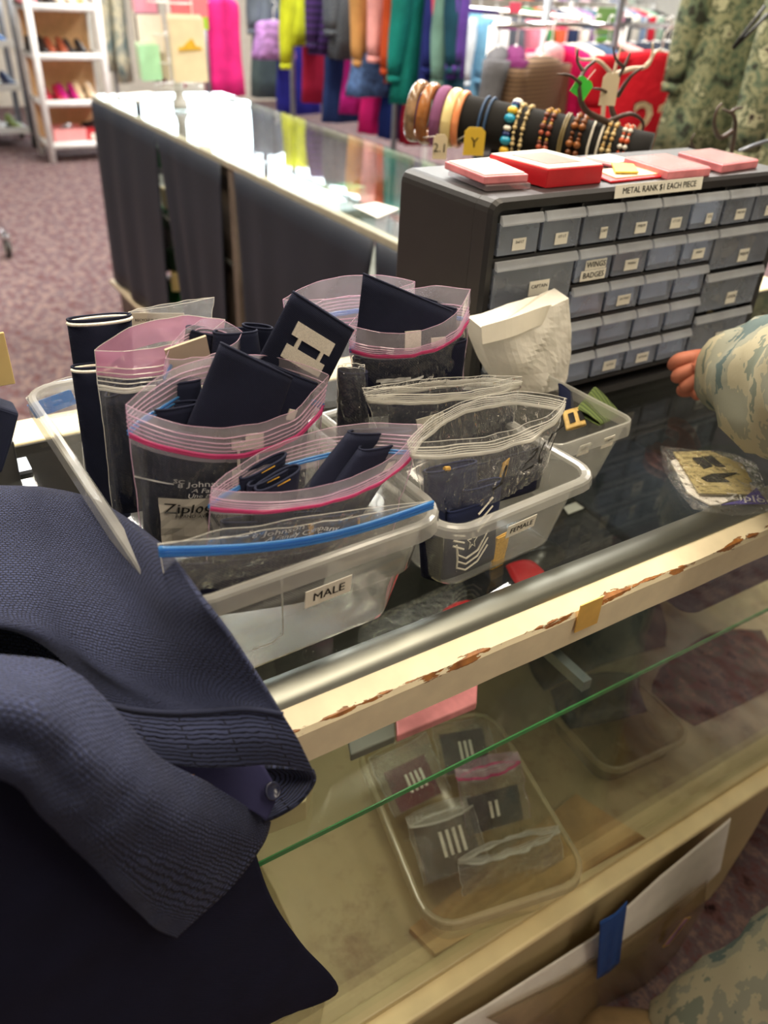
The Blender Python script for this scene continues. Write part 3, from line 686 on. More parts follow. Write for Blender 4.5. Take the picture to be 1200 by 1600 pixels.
for k in range(3): arc([(.55, .40 - .13 * k), (.86, .22 - .13 * k)], .0011); arc([(.10, .34 + .08 * k), (.30, .40 + .1 * k)], .0011)
st = [(.46 + (.10 if i % 2 == 0 else .04) * math.sin(i * math.pi / 5), .52 - (.13 if i % 2 == 0 else .05) * math.cos(i * math.pi / 5)) for i in range(11)]
arc(st, .0006)
m.build('insignia', M['silver'], e)['label'] = 'silver star and chevrons'
e, F = epaulette('tan cloth strip inside the FEMALE bin front', at(776, 842, y=.458), at(796, 832, y=.460), at(766, 890, y=.452), at(785, 880, y=.454), .003, 'goldth', cat='cloth', name='cloth_strip', group=None)
e, F = epaulette('black glossy bag of cloth at front left inside the FEMALE bin', at(655, 815, y=.47), at(690, 810, y=.47), at(660, 900, y=.47), at(690, 905, y=.465), .010, 'navy_dark', cat='cloth', name='folded_cloth', group=None)
# third bin contents
e, F = epaulette('olive green folded cloth in the small bin by the drawer cabinet', at(928, 606, y=.60), at(968, 650, y=.57), at(900, 640, y=.565), at(938, 664, y=.535), .006, cat='cloth', name='folded_cloth', group=None, mat='navy')
OLV = stripes('olive_ribbed_cloth', (62, 78, 36), (88, 104, 52), 260, 'X', 1)
for ch in e.children: ch.data.materials[0] = OLV
e, F = epaulette('black and tan rank patch lying in the small bin', at(880, 645, y=.56), at(906, 638, y=.57), at(886, 672, y=.54), at(915, 664, y=.545), .006, cat='patch', name='rank_patch', group=None)
for ch in e.children: ch.data.materials[0] = pm('tan_patch', (190, 160, 96), .7, var=.3, vs=90)
patch(e, F, [rect(.1, .36, .2, .75), rect(.62, .9, .2, .75)], 'ink_black'); 
e, F = epaulette('blue cloth corner in the small bin behind the rank patch', at(874, 600, y=.60), at(892, 615, y=.60), at(876, 650, y=.59), at(896, 645, y=.59), .006, 'navy_blue', cat='cloth', name='folded_cloth', group=None)

# ------------------------------------------------------------------ white paper bag
def paper_bag():
    t = thing('paper_bag', 'crumpled white paper bag folded at top, before the drawer cabinet', 'bag', at(830, 640, y=.645))
    P = [[(752, 512, .64), (800, 498, .63), (845, 482, .635), (889, 466, .655)], [(756, 545, .64), (805, 535, .625), (850, 520, .63), (893, 520, .655)],
         [(770, 580, .645), (815, 572, .625), (862, 565, .635), (889, 570, .66)], [(790, 612, .65), (825, 612, .635), (862, 612, .64), (880, 605, .66)]]
    rows = catmull([[at(a, b, y=c) for a, b, c in r] for r in P], 6)
    for i, r in enumerate(rows):
        for j, p in enumerate(r): p += Vector((0, 1, .2)) * (.004 * noise.noise(p * 32) + .0012 * noise.noise(p * 80))
    back = [[p + Vector((0, .026, .004)) for p in r] for r in rows]
    m = MB(); n = len(rows[0])
    m.loft([r + b[::-1] for r, b in zip(rows, back)], True, True)
    m.build('body', pm('white_bag_paper', (242, 238, 228), .7, var=.06, bump=.3, bs=90, bd=.003), t)
    f = catmull([[at(a, b, y=c) for a, b, c in r] for r in [[(752, 510, .636), (800, 496, .626), (845, 480, .631), (862, 476, .64)], [(754, 538, .632), (800, 526, .622), (838, 510, .626), (852, 505, .637)]]], 5)
    m = MB(); m.grid(f); m.build('folded_flap', plain((244, 238, 222), .7), t, solid=.001)
paper_bag()

# ------------------------------------------------------------------ drawer cabinet
OX0, OX1, OY, OYB, OH = .566, 1.085, .683, .858, .272
cab = thing('drawer_cabinet', 'black plastic cabinet of many small clear drawers on the counter', 'cabinet', (.82, .77, .0005))
m = MB(); prof = rrect(OX1 - OX0, OH - .001, .014, 4)
cx, cz = (OX0 + OX1) / 2, OH / 2 + .0005
m.loft([[Vector((cx + x, y, cz + z)) for x, z in prof] for y in (OY + .025, OYB)], True, True); m.build('housing', M['black_plastic'], cab, bevel=.003)
m = MB(); inner = rrect(OX1 - OX0 - .022, OH - .024, .006, 4); outer = rrect(OX1 - OX0 + .004, OH + .001, .014, 4)
L = lambda P, y: [Vector((cx + x, y, cz + z)) for x, z in P]
m.loft([L(outer, OY + .024), L(outer, OY + .002), L(rrect(OX1 - OX0 - .004, OH - .006, .012, 4), OY - .003), L(inner, OY - .001), L(inner, OY + .02)], False, False)
m.build('front_frame', M['black_plastic'], cab, smooth=False)
CX = [.577 + .0622 * i for i in range(9)]; RZ = [.031, .0755, .12, .1645, .2095, .2585]
m = MB()
for zb in RZ[:-1]: m.box((cx, OY + .012, zb - .0025), (OX1 - OX0 - .02, .024, .005))
m.build('divider_bars', M['black_plastic'], cab)
m = MB()
for i in range(1, 8):
    z0 = RZ[0] if 2 <= i <= 6 else RZ[4]
    m.box((CX[i], OY + .012, (z0 + RZ[5]) / 2), (.003, .022, RZ[5] - z0))
m.build('divider_posts', M['black_plastic'], cab)
cards = {'b': pm('drawer_light_card', (206, 216, 244), .7, var=.2, vs=40), 'd': pm('dark_pins', (60, 58, 54), .4, .4, var=.5, vs=220), 'p': pm('mauve_card', (150, 132, 140), .7, var=.3, vs=40), 't': pm('tan_patches', (150, 138, 110), .8, var=.4, vs=60), 'm': pm('badge_metal', (150, 150, 150), .3, .7, var=.5, vs=160), 'g': pm('gold_pins', (200, 150, 60), .3, .8, var=.3)}  # pale blue card colour stands in for light glowing through empty drawers
def drawer(x0, x1, z0, z1, kind, lines=None, lab=None, lsize=.0042, lw=.018, lh=.013, lpos=(.5, .3)):
    g = .0030; x0 += g; x1 -= g; z0 += .0035; z1 -= .0015; y = OY - .002; c = ((x0 + x1) / 2, (z0 + z1) / 2)
    m = MB(); big = x1 - x0 > .08
    m.box((c[0], y, (z0 + z1 - .008) / 2), (x1 - x0, .0018, z1 - z0 - .008))
    m.box((x0 + .0008, y + .02, c[1] - .004), (.0014, .04, z1 - z0 - .012)); m.box((x1 - .0008, y + .02, c[1] - .004), (.0014, .04, z1 - z0 - .012))
    m.box((c[0], y + .02, z0 + .0008), (x1 - x0, .04, .0014))
    d = m.build('drawer', M['drawer'], cab)
    m = MB(); lipd = .0065
    m.loft([[Vector((x, yy, zz)) for yy, zz in ((y, z1 - .001), (y, z1 - .009), (y - lipd, z1 - .0115), (y - lipd - .001, z1 - .0095), (y - .003, z1 - .001))] for x in (x0 - .0012, x1 + .0012)])
    m.build('lip', M['drawerlip'], d, bevel=.0008)
    m = MB(); rnd = random.Random(int(x0 * 1e4 + z0 * 1e5))
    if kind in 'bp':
        m.box((c[0], y + .0055, c[1] - .002), (x1 - x0 - .006, .003, z1 - z0 - .014), Matrix.Rotation(-.12, 3, 'X')); m.box((c[0] - .004, y + .022, z0 + .007), ((x1 - x0) * .7, .012, .008), rz(.2))  # pale blue card is added behind the front so the drawer looks lit
    elif kind in 't':
        for k in range(7): m.box((lerp(x0 + .015, x1 - .015, rnd.random()), y + .01 + .02 * rnd.random(), z0 + .008 + .03 * rnd.random()), (.022, .006, .02), Matrix.Rotation(rnd.uniform(-.6, .6), 3, 'Y'))
    else:
        for k in range(16 if big else 9): m.box((lerp(x0 + .006, x1 - .006, rnd.random()), y + .006 + .026 * rnd.random(), z0 + .004 + rnd.random() * (z1 - z0) * .4), (.010, .004, .007), Matrix.Rotation(rnd.uniform(-1, 1), 3, 'Y') @ Matrix.Rotation(rnd.uniform(-1, 1), 3, 'Z'))
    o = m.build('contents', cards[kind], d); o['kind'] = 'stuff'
    if lines:
        sticker('label', d, [(t, dy) for t, dy in lines], (lerp(x0, x1, lpos[0]), y - .0012, lerp(z0, z1, lpos[1])), (1, 0, 0), (0, 0, 1), lw, lh, lsize)
    return d
top_lab = ['2nd LT', '1ST LT', 'CAPT', 'MAJOR', 'LT COL', 'COL', 'MASTER', 'SMSGT']
for i in range(8):
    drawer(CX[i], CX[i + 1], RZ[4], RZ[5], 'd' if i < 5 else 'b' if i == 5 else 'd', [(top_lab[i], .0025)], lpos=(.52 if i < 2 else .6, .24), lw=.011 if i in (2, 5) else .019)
H3 = (RZ[4] - RZ[0]) / 3
mid = {(2, 3): None, (3, 3): [('MISSING', .002)], (4, 3): None, (5, 3): [('MISSED', .002)], (3, 2): [('QA TASKS', .002)], (3, 0): [('ACTIVE', .001)], (4, 0): [('ACTIONS', .001)]}
for r_ in range(3, -1, -1):
    for i in range(2, 6):
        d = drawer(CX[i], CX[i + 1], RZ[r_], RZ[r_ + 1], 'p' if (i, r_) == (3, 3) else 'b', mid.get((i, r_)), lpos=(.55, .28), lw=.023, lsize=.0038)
        if (i, r_) == (2, 3):
            sticker('label', d, [('WINGS', 0)], (CX[2] + .034, OY - .0032, RZ[3] + .0225), (1, 0, 0), (0, 0, 1), .034, .0115, .0095)
            sticker('label', d, [('BADGES', 0)], (CX[2] + .032, OY - .0034, RZ[3] + .0100), (1, 0, 0), (0, 0, 1), .041, .0125, .0095)
for k in range(3):
    z0 = RZ[0] + H3 * k
    drawer(CX[0], CX[2], z0, z0 + H3, 'm' if k == 2 else 'd', [('CAPTAIN', .002)] if k == 2 else None, lpos=(.58, .30), lw=.030, lh=.017, lsize=.006)
    drawer(CX[6], CX[8], z0, z0 + H3, 't', [(('ROAD', 'LOCAL', 'MAJOR')[k], .002)], lpos=(.56, .24), lw=.021, lh=.017, lsize=.006)
m = MB(); m.box((0, 0, 0), (.003, .001, .018)); m.v = [v + Vector((OX0 - .001, OY + .012, .098)) for v in m.v]; m.build('catch_slot', M['ink_black'], cab)
sticker('strip_label', cab, [('METAL RANK $1 EACH PIECE', 0)], lerp(at(960, 299, y=OY - .0035), at(1098, 284, y=OY - .0035), .5) + Vector((0, 0, -.001)), (1, 0, .0), (0, .1, 1), .150, .0145, .0098, label='white paper strip with the price of metal rank')

# ------------------------------------------------------------------ things on the cabinet
OT = OH + .001
def flatbox(name, label, cat, px, z, h, mats, inset=None, parts=True, bev=.0012):
    """a low box whose top corners sit at four pixels of the plane z+h"""
    c = [at(a, b, z=z + h) for a, b in px]; low = [p - Vector((0, 0, h)) for p in c]
    t = thing(name, label, cat, sum(low, Vector()) / 4)
    m = MB(); m.loft([low, c]); m.build('case', mats[0], t, bevel=bev)
    if inset:
        ctr = sum(c, Vector()) / 4
        q = [lerp(ctr, p, inset[0]) + Vector((0, 0, .0012)) for p in c]; q0 = [p - Vector((0, 0, .002)) for p in q]
        m = MB(); m.loft([q0, q]); m.build(inset[1], mats[1], t)
    return t, c
CLR = film('clear_case', (.95, .93, .94), .22, (230, 214, 218), rough=.08)
FROST = film('frosted_lid', (.95, .9, .92), .5, (240, 226, 230), rough=.15, ior=1.6)
PINKC = pm('pink_card', (232, 138, 146), .4, var=.3, vs=30); RED = pm('red_card', (200, 26, 38), .4, var=.1)
flatbox('card_case', 'clear plastic case under the pink card at left cabinet end', 'case', [(700, 266), (760, 290), (830, 286), (770, 258)], OT, .006, (CLR, PINKC), (.86, 'card'))
flatbox('card_stack', 'white and pink card lying on left cabinet end', 'card', [(695, 252), (757, 276), (826, 272), (765, 246)], OT + .0065, .008, (PINKC, M['white_paper']), (.9, 'top_sheet'))
t, c = flatbox('gift_box', 'red cardboard gift box with brown window on the cabinet', 'box', [(765, 241), (857, 265), (944, 258), (850, 234)], OT, .02, (RED, M['white_paper']), (.97, 'lid_print'))
ctr = sum(c, Vector()) / 4; q = [lerp(ctr, p, .62) + Vector((0, 0, .0018)) for p in c]; m = MB(); m.loft([[p - Vector((0, 0, .002)) for p in q], q]); m.build('window', pm('brown_window', (120, 100, 74), .3), t)
flatbox('card_sleeve', 'flat red and white card with cream picture on the cabinet', 'card', [(915, 266), (955, 283), (1060, 272), (1000, 258)], OT, .003, (RED, pm('cream_picture', (240, 214, 170), .5, var=.3, vs=60)), (.75, 'picture'))
o = MB(); q = [at(a, b, z=OT + .0075) for a, b in [(955, 253), (962, 268), (998, 268), (990, 256)]]; o.loft([[p - Vector((0, 0, .002)) for p in q], q]); tag(o.build('sticky_note', pm('yellow_note', (244, 206, 84), .6)), 'yellow sticky note on the red and cream card', 'note')
flatbox('card_case', 'pink card case in the middle right of the cabinet top', 'case', [(975, 246), (1045, 268), (1112, 262), (1040, 240)], OT, .010, (PINKC, FROST), (.94, 'clear_lid'))
flatbox('card_case', 'clear case with pink inside at right end of the cabinet top', 'case', [(1060, 238), (1130, 258), (1186, 250), (1110, 232)], OT, .010, (PINKC, FROST), (.95, 'clear_lid'))
flatbox('card_case', 'thin pale pink case behind the red gift box', 'case', [(905, 246), (960, 258), (1000, 252), (950, 240)], OT, .004, (PINKC, M['white_paper']), (.8, 'top_sheet'))

# ------------------------------------------------------------------ bag with rank patch, on the glass at right
def patch_bag():
    t = thing('zip_bag', 'clear zip bag with tan captain patches lying on the glass at right', 'bag', at(1115, 755, z=.001))
    def sheet2(pts, z, k=5, amp=.003):
        rows = catmull([[at(a, b, z=z) for a, b in r] for r in pts], k); n = len(rows)
        for i, r in enumerate(rows):
            for j, p in enumerate(r): p.z = z + amp * (1 + noise.noise(p * 45)) * math.sin(math.pi * i / (n - 1)) ** .5
        return rows
    outer = [[(1032, 697), (1080, 702), (1130, 706), (1178, 722)], [(1040, 740), (1085, 742), (1140, 750), (1196, 770)], [(1082, 795), (1110, 800), (1160, 806), (1215, 798)]]
    m = MB(); m.grid(sheet2(outer, .010, 6, .006)); m.grid(sheet2(outer, .0012, 4, 0)); m.build('film', M['crinkle'], t, smooth=True)
    def flat(name, pts, z, mat, th=.0014):
        m = MB(); q = [at(a, b, z=z) for a, b in pts]; m.loft([[p - Vector((0, 0, th)) for p in q], q]); return m.build(name, mat, t)
    flat('card', [(1048, 720), (1075, 770), (1110, 789), (1195, 782), (1180, 760), (1070, 712)], .0035, M['white_paper'])
    k = pm('tan_suede', (192, 176, 122), .9, var=.1, bump=.3)
    flat('patch', [(1052, 706), (1072, 738), (1175, 752), (1160, 725), (1110, 704)], .0065, k); p2 = flat('patch', [(1066, 726), (1092, 770), (1176, 772), (1168, 745), (1140, 726)], .0085, k)
    flat('insignia', [(1082, 715), (1100, 732), (1114, 728), (1098, 714)], .0094, M['ink_black']); flat('insignia', [(1100, 713), (1118, 728), (1134, 729), (1112, 712)], .0094, M['ink_black'])
    flat('insignia', [(1096, 746), (1106, 752), (1140, 752), (1130, 746), (1152, 738), (1112, 740)], .0100, M['ink_black'])
    flat('printed_corner', [(1128, 788), (1160, 780), (1182, 762), (1200, 786)], .0102, pm('violet_print', (84, 74, 158), .5))
    m = MB(); O = at(1172, 779, z=.0112); put_text(m, 'Ziploc', .019, O, at(1198, 781, z=.0112) - at(1150, 776, z=.0112), at(1168, 770, z=.0112) - at(1172, 785, z=.0112), bold=True); m.build('lettering', M['ink_white'], t)
patch_bag()

# ------------------------------------------------------------------ sweater and trousers
def cloth(ctrl, k=7, uvs=1.0, amp=.003, fr=14, extra=None):
    rows = catmull([[v for v in r] for r in ctrl], k)
    for i, r in enumerate(rows):
        for j, p in enumerate(r):
            q = Vector((p.x, p.y * .6, p.z)) * fr
            dirn = (CAM - p).normalized(); p += dirn * amp * (noise.noise(q) + .5 * noise.noise(q * 2.3))
    uv = []; acc_v = 0
    # lengths along the middle row and column keep the stitches square
    for i, r in enumerate(rows):
        if i: acc_v += (r[len(r) // 2] - rows[i - 1][len(r) // 2]).length
        u = 0; line = []
        for j, p in enumerate(r):
            if j: u += (rows[len(rows) // 2][j] - rows[len(rows) // 2][j - 1]).length
            line.append((u, acc_v))
        uv.append(line)
    return rows, uv
def ctl(px, ds): return [[at(a, b, d=d) for (a, b), d in zip(r, dr)] for r, dr in zip(px, ds)]
SW = thing('sweater', 'navy knitted sweater heaped at the left end of the counter', 'sweater', (.05, .45, .004))
pxA = [[(-230, 790), (-5, 790), (70, 800), (140, 815), (200, 845), (262, 890)],
       [(-230, 762), (0, 763), (72, 766), (142, 782), (205, 818), (268, 868)],
       [(-230, 860), (10, 850), (95, 860), (175, 882), (250, 915), (318, 938)],
       [(-230, 955), (20, 945), (110, 955), (205, 975), (290, 990), (365, 1000)],
       [(30, 985), (95, 1005), (155, 1040), (225, 1058), (320, 1060), (412, 1070)],
       [(165, 1100), (215, 1110), (270, 1114), (325, 1112), (385, 1108), (442, 1116)]]
dsA = [[.93, .88, .85, .80, .74, .66], [.86, .80, .77, .72, .645, .575], [.78, .73, .69, .64, .565, .525], [.72, .67, .63, .59, .545, .528], [.655, .625, .595, .575, .552, .545], [.60, .58, .565, .556, .55, .556]]
rows, uv = cloth(ctl(pxA, dsA), 9, amp=.003)
m = MB(); m.grid(rows, uv); m.build('body', M['knit'], SW, smooth=True, solid=.004)
pxR = [[(165, 1100), (215, 1110), (270, 1114), (325, 1112), (385, 1108), (442, 1116)], [(172, 1135), (228, 1150), (285, 1156), (345, 1155), (408, 1152), (468, 1160)], [(182, 1165), (240, 1188), (300, 1196), (360, 1196), (425, 1192), (489, 1204)]]
dsR = [[.597, .577, .562, .553, .547, .553], [.59, .572, .560, .553, .553, .568], [.588, .574, .566, .563, .570, .594]]
rows, uv = cloth(ctl(pxR, dsR), 9, amp=.0015)
m = MB(); m.grid(rows, uv); m.build('hem_band', M['rib'], SW, smooth=True, solid=.0045)['label'] = 'ribbed hem band'
m = MB(); m.tube([lerp(Vector((0, 0, 0)), p + (CAM - p).normalized() * .003, 1) for p in rows[0]], .0018, 6); m.build('seam', M['rib'], SW, smooth=True)
pxI = [[(489, 1204), (491, 1222), (470, 1252), (440, 1272), (412, 1284)], [(440, 1198), (452, 1212), (440, 1235), (425, 1250), (405, 1270)], [(330, 1198), (350, 1206), (370, 1220), (380, 1236), (390, 1256)]]
dsI = [[.597, .603, .612, .618, .622], [.615, .622, .628, .630, .632], [.63, .635, .638, .640, .64]]
rows, uv = cloth(ctl(pxI, dsI), 7, amp=.001)
m = MB(); m.grid(rows, uv); m.build('hem_facing', M['rib'], SW, smooth=True, solid=.003)
pxP = [[(215, 1150), (330, 1176), (412, 1196)], [(270, 1215), (372, 1226), (432, 1240)], [(320, 1250), (385, 1264), (416, 1282)]]
dsP = [[.60, .60, .606], [.602, .603, .608], [.604, .606, .610]]
rows, uv = cloth(ctl(pxP, dsP), 6, amp=.001)
m = MB(); m.grid(rows, uv); pl = m.build('placket', weave('navy_placket', (46, 46, 82), scale=2600), SW, smooth=True, solid=.002); pl['label'] = 'smooth woven placket'
bc = at(426, 1236, d=.600); bn = (CAM - bc).normalized(); Rb = bn.to_track_quat('Z', 'Y').to_matrix() @ Matrix.Rotation(.5, 3, 'Y')
m = MB(); m.lathe(bc, [(.0, -.001), (.0062, -.001), (.0066, .0004), (.0062, .0016), (.0048, .0016), (.0044, .0010), (0, .0010)], 18, Rb); b_ = m.build('button', pm('navy_button', (38, 42, 66), .25), pl, smooth=True)
m = MB()
for dx in (-.0014, .0014): m.tube([bc + Rb @ Vector((dx, -.0015, .0016)), bc + Rb @ Vector((dx, .0015, .0018))], .0004, 5)
b_.data.materials.append(M['silver'])
pxC = [[(-230, 1020), (30, 1030), (110, 1050), (185, 1120), (245, 1185), (330, 1228), (420, 1284)], [(-230, 1090), (20, 1095), (95, 1135), (165, 1195), (235, 1245), (315, 1285), (408, 1318)],
       [(-230, 1140), (10, 1160), (75, 1205), (145, 1268), (215, 1315), (285, 1345), (365, 1378)], [(-230, 1170), (0, 1190), (65, 1240), (128, 1300), (190, 1365), (240, 1405), (315, 1425)], [(-230, 1190), (0, 1212), (70, 1275), (140, 1345), (200, 1408), (240, 1448), (273, 1463)]]
pxB = [[(-260, 930), (40, 930), (170, 990), (300, 1080), (420, 1140)], [(-260, 1050), (30, 1060), (130, 1110), (250, 1180), (430, 1200)], [(-260, 1190), (30, 1190), (150, 1220), (290, 1260), (400, 1270)]]
rows, uv = cloth(ctl(pxB, [[.82, .78, .70, .64, .64], [.76, .72, .68, .645, .645], [.70, .69, .67, .655, .65]]), 6, amp=.003)
m = MB(); m.grid(rows, uv); m.build('inner_layer', M['knit'], SW, smooth=True, solid=.003)
yC = [[.40, .39, .37, .35, .34, .338, .342], [.33, .322, .315, .31, .312, .318, .335], [.318, .312, .304, .300, .304, .312, .328], [.310, .306, .300, .300, .304, .312, .326], [.310, .307, .304, .304, .308, .314, .320]]
rows, uv = cloth([[at(a, b, y=y) for (a, b), y in zip(r, yr)] for r, yr in zip(pxC, yC)], 9, amp=.007, fr=26)
m = MB(); m.grid(rows, uv); m.build('sleeve_fold', M['knit'], SW, smooth=True, solid=.004)['label'] = 'loose knitted fold hanging over the front'
pxD = [[(-260, 1200), (60, 1180), (200, 1200), (300, 1260), (385, 1290)], [(-260, 1290), (60, 1340), (200, 1420), (320, 1430), (420, 1395)], [(-260, 1450), (60, 1470), (200, 1500), (350, 1490), (468, 1470)], [(-260, 1580), (60, 1590), (220, 1580), (390, 1560), (527, 1546)], [(-260, 1720), (60, 1720), (210, 1700), (340, 1640), (440, 1585)]]
yD = [[.352, .352, .352, .353, .354], [.335, .335, .336, .340, .345], [.325, .325, .330, .334, .342], [.315, .318, .324, .330, .338], [.31, .314, .32, .328, .334]]
rows, uv = cloth([[at(a, b, y=y) for (a, b), y in zip(r, yr)] for r, yr in zip(pxD, yD)], 8, amp=.008, fr=9)
m = MB(); m.grid(rows, uv); tr = m.build('trousers', M['navy_dark'], smooth=True, solid=.004); tag(tr, 'dark navy smooth trousers hanging over the counter front below the sweater', 'trousers')
# dark garment corner and black board at the left edge
m = MB(); P = [at(-60, 625, y=.80), at(0, 636, y=.80), at(31, 646, y=.80), at(20, 690, y=.79), at(4, 740, y=.78), at(-60, 750, y=.78)]; m.prism(P, (0, .03, 0)); tag(m.build('folded_garment', M['navy'], bevel=.003), 'navy garment corner at left edge behind the sweater', 'garment')
m = MB(); P = [at(-60, 690, y=.83), at(22, 690, y=.83), at(37, 770, y=.80), at(-60, 790, y=.80)]; m.prism(P, (0, .02, 0)); tag(m.build('black_board', plain((18, 18, 20), .35), bevel=.002), 'black board standing at left edge under the navy garment', 'board')

# ------------------------------------------------------------------ inside the case
def lump(name, label, cat, P, z, h, mat, k=6, amp=.006, group=None, fr=25):
    """soft folded heap standing on z whose outline is given by pixels on that plane"""
    rows = catmull([[at(a, b, z=z) for a, b in r] for r in P], k); n, q = len(rows), len(rows[0])
    for i, r in enumerate(rows):
        for j, p in enumerate(r):
            e = (math.sin(math.pi * i / (n - 1)) * math.sin(math.pi * j / (q - 1))) ** .35
            p.z = z + .001 + h * e + amp * e * noise.noise(p * fr)
    m = MB(); m.grid(rows)
    base = [[Vector((p.x, p.y, z + .0005)) for p in r] for r in rows]; m.grid(base[::-1])
    return tag(m.build(name, mat, smooth=True), label, cat, group)
SZ = SHZ + .0035
lump('folded_garment', 'black folded cloth on the glass shelf below the FEMALE bin', 'garment', [[(862, 800), (930, 770), (1000, 790)], [(850, 850), (930, 830), (1030, 840)], [(900, 905), (960, 885), (1040, 870)]], SZ, .05, plain((24, 26, 34), .8))
lump('folded_garment', 'blue grey folded cloth on the glass shelf, far right', 'garment', [[(1000, 730), (1060, 700), (1130, 700)], [(1000, 800), (1080, 780), (1150, 760)], [(1050, 850), (1100, 830), (1160, 800)]], SZ, .04, plain((52, 62, 82), .8))
for k, (x, y, w_, d_, h, c, lab) in enumerate(((.70, .66, .22, .30, .05, (22, 24, 34), 'dark navy folded cloth on the shelf under the small bin'), (.93, .64, .22, .34, .06, (40, 48, 62), 'slate folded cloth on the shelf under the patch bag'), (1.17, .64, .22, .36, .05, (26, 28, 32), 'charcoal folded cloth at the right end of the shelf'))):
    m = MB(); rings = []
    for q in range(5):
        z = SZ + .001 + h * q / 5
        for dz, g in ((0, 0), (h / 10, .004), (h / 5 - .001, 0)):
            rings.append([Vector((x + px_ * (1 + g * 4), y + py_ * (1 + g * 4), z + dz + .003 * noise.noise(Vector((px_ * 20, py_ * 20, z * 40))))) for px_, py_ in rrect(w_, d_, .02, 4)])
    m.loft(rings); tag(m.build('folded_garment', fab(c), smooth=True), lab, 'garment')
lump('cloth_bag', 'black crinkled bag with red stripe on shelf below the chipped rail', 'bag', [[(770, 880), (830, 860), (880, 880)], [(760, 920), (820, 905), (890, 915)], [(770, 950), (830, 945), (870, 940)]], SZ, .06, [plain((20, 20, 20), .3)][0], amp=.012)
lump('red_pouch', 'small red pouch beside the black crinkled bag on the shelf', 'pouch', [[(790, 885), (812, 880), (832, 880)], [(800, 905), (825, 900), (850, 900)], [(815, 925), (840, 920), (860, 918)]], SZ + .058, .012, RED)
lump('red_pouch', 'red pouch on the shelf under the right corner of the MALE bin', 'pouch', [[(690, 960), (715, 950), (740, 945)], [(680, 985), (710, 975), (735, 970)], [(690, 1000), (710, 995), (730, 990)]], SZ, .02, RED)
lump('clear_pouch', 'empty grey plastic pouch on the shelf under the MALE bin', 'pouch', [[(560, 985), (640, 950), (730, 910)], [(560, 1020), (640, 990), (730, 940)], [(580, 1050), (650, 1020), (735, 970)]], SZ, .03, M['crinkle'])
m = MB(); q = [at(a, b, z=SZ + .054) for a, b in [(880, 792), (915, 778), (922, 790), (888, 803)]]; m.loft([[p - Vector((0, 0, .001)) for p in q], q]); tag(m.build('card_label', M['white_paper']), 'white card label lying on the black folded cloth inside the case', 'card')
def shelf_pack(label, px, zt, h, mat):
    m = MB(); q = [at(a, b, z=zt) for a, b in px]; m.loft([[p - Vector((0, 0, h)) for p in q], q]); return tag(m.build('flat_pack', mat, bevel=.002), label, 'packet')
shelf_pack('flat pinkish red packet on the shelf behind the chipped rail', [(620, 1150), (745, 1098), (748, 1040), (618, 1100)], SZ + .012, .0115, PINKC)
shelf_pack('flat clear grey packet left of the pinkish red one on the shelf', [(548, 1180), (618, 1150), (615, 1100), (540, 1130)], SZ + .012, .0115, plain((110, 112, 104), .3))
m = MB(); q = [at(a, b, z=SZ + .03) for a, b in [(380, 1290), (478, 1252), (490, 1205), (380, 1240)]]; m.loft([[p - Vector((0, 0, .0295)) for p in q], q]); tag(m.build('card_box', plain((206, 190, 144), .6), bevel=.001), 'cream card box on the shelf behind the sweater hem', 'box')
m = MB(); q = [at(a, b, z=FZ + .003) for a, b in [(380, 1300), (402, 1340), (430, 1392), (508, 1562), (500, 1600), (300, 1620)]]; m.loft([[p - Vector((0, 0, .0025)) for p in q], q]); tag(m.build('acrylic_sheet', M['tub']), 'clear acrylic sheet lying on the case floor behind the trousers', 'sheet')
# plywood board under the tub
m = MB(); q = [at(a, b, z=FZ + .012) for a, b in [(640, 1450), (680, 1490), (1010, 1310), (900, 1240)]]; m.loft([[p - Vector((0, 0, .0115)) for p in q], q]); tag(m.build('plywood_board', pm('plywood', (186, 150, 100), .5, var=.2, vs=20)), 'plywood board lying under the plastic tub in the case', 'board')
TZ = FZ + .0125
ya = math.radians(-12)
TUB, Rt = bin_('yellowed clear plastic tub of patch bags on the case floor', at(716, 1322, z=TZ), ya, .185, .25, .215, .29, .095, step=False, rim=.008, mats=('tub', 'tubrim'), lip=.012, r=.035, name='plastic_tub')
tc_ = LOC[TUB.name]
def tp_(x, y, z): return tc_ + Rt @ Vector((x, y, z))
def small_bag(label, x, y, z, w_, h_, a, tilt, front, content, seed):
    ax = Rt @ rz(a) @ Vector((1, 0, 0)); upv = Rt @ rz(a) @ Vector((0, math.sin(tilt), math.cos(tilt))); o = tp_(x, y, z)
    return bag(label, o - ax * w_ / 2, o + ax * w_ / 2, o - ax * w_ / 2 + upv * h_, o + ax * w_ / 2 + upv * h_, .010, .008, sag=.06, raise_=.04, front=front, back=front, lip=None if front != 'pink' else 'filmtop', mat='crinkle', seed=seed, group=None, wr=.004), ax, upv, o
G = plain((64, 60, 54), .7); PAT = pm('grey_patch', (96, 90, 76), .8, var=.2)
def patch_card(label, o, ax, upv, w_, h_, mat, nb, dy=.0):
    n = ax.cross(upv); t = thing('rank_patch', label, 'patch', o)
    m = MB(); m.loft([[o + ax * sx * w_ / 2 + upv * sy * h_ + n * k for sx, sy in ((-1, 0), (1, 0), (1, 1), (-1, 1))] for k in (0, .003)]); m.build('cloth', mat, t)
    m = MB()
    for i in range(nb):
        c = o + ax * (w_ * (.12 * i - .12)) + upv * h_ * .3 + n * -.001; m.prism([c, c + ax * w_ * .055, c + ax * w_ * .055 + upv * h_ * .45, c + upv * h_ * .45], n * .006)
    m.build('stripes', M['silver'], t)
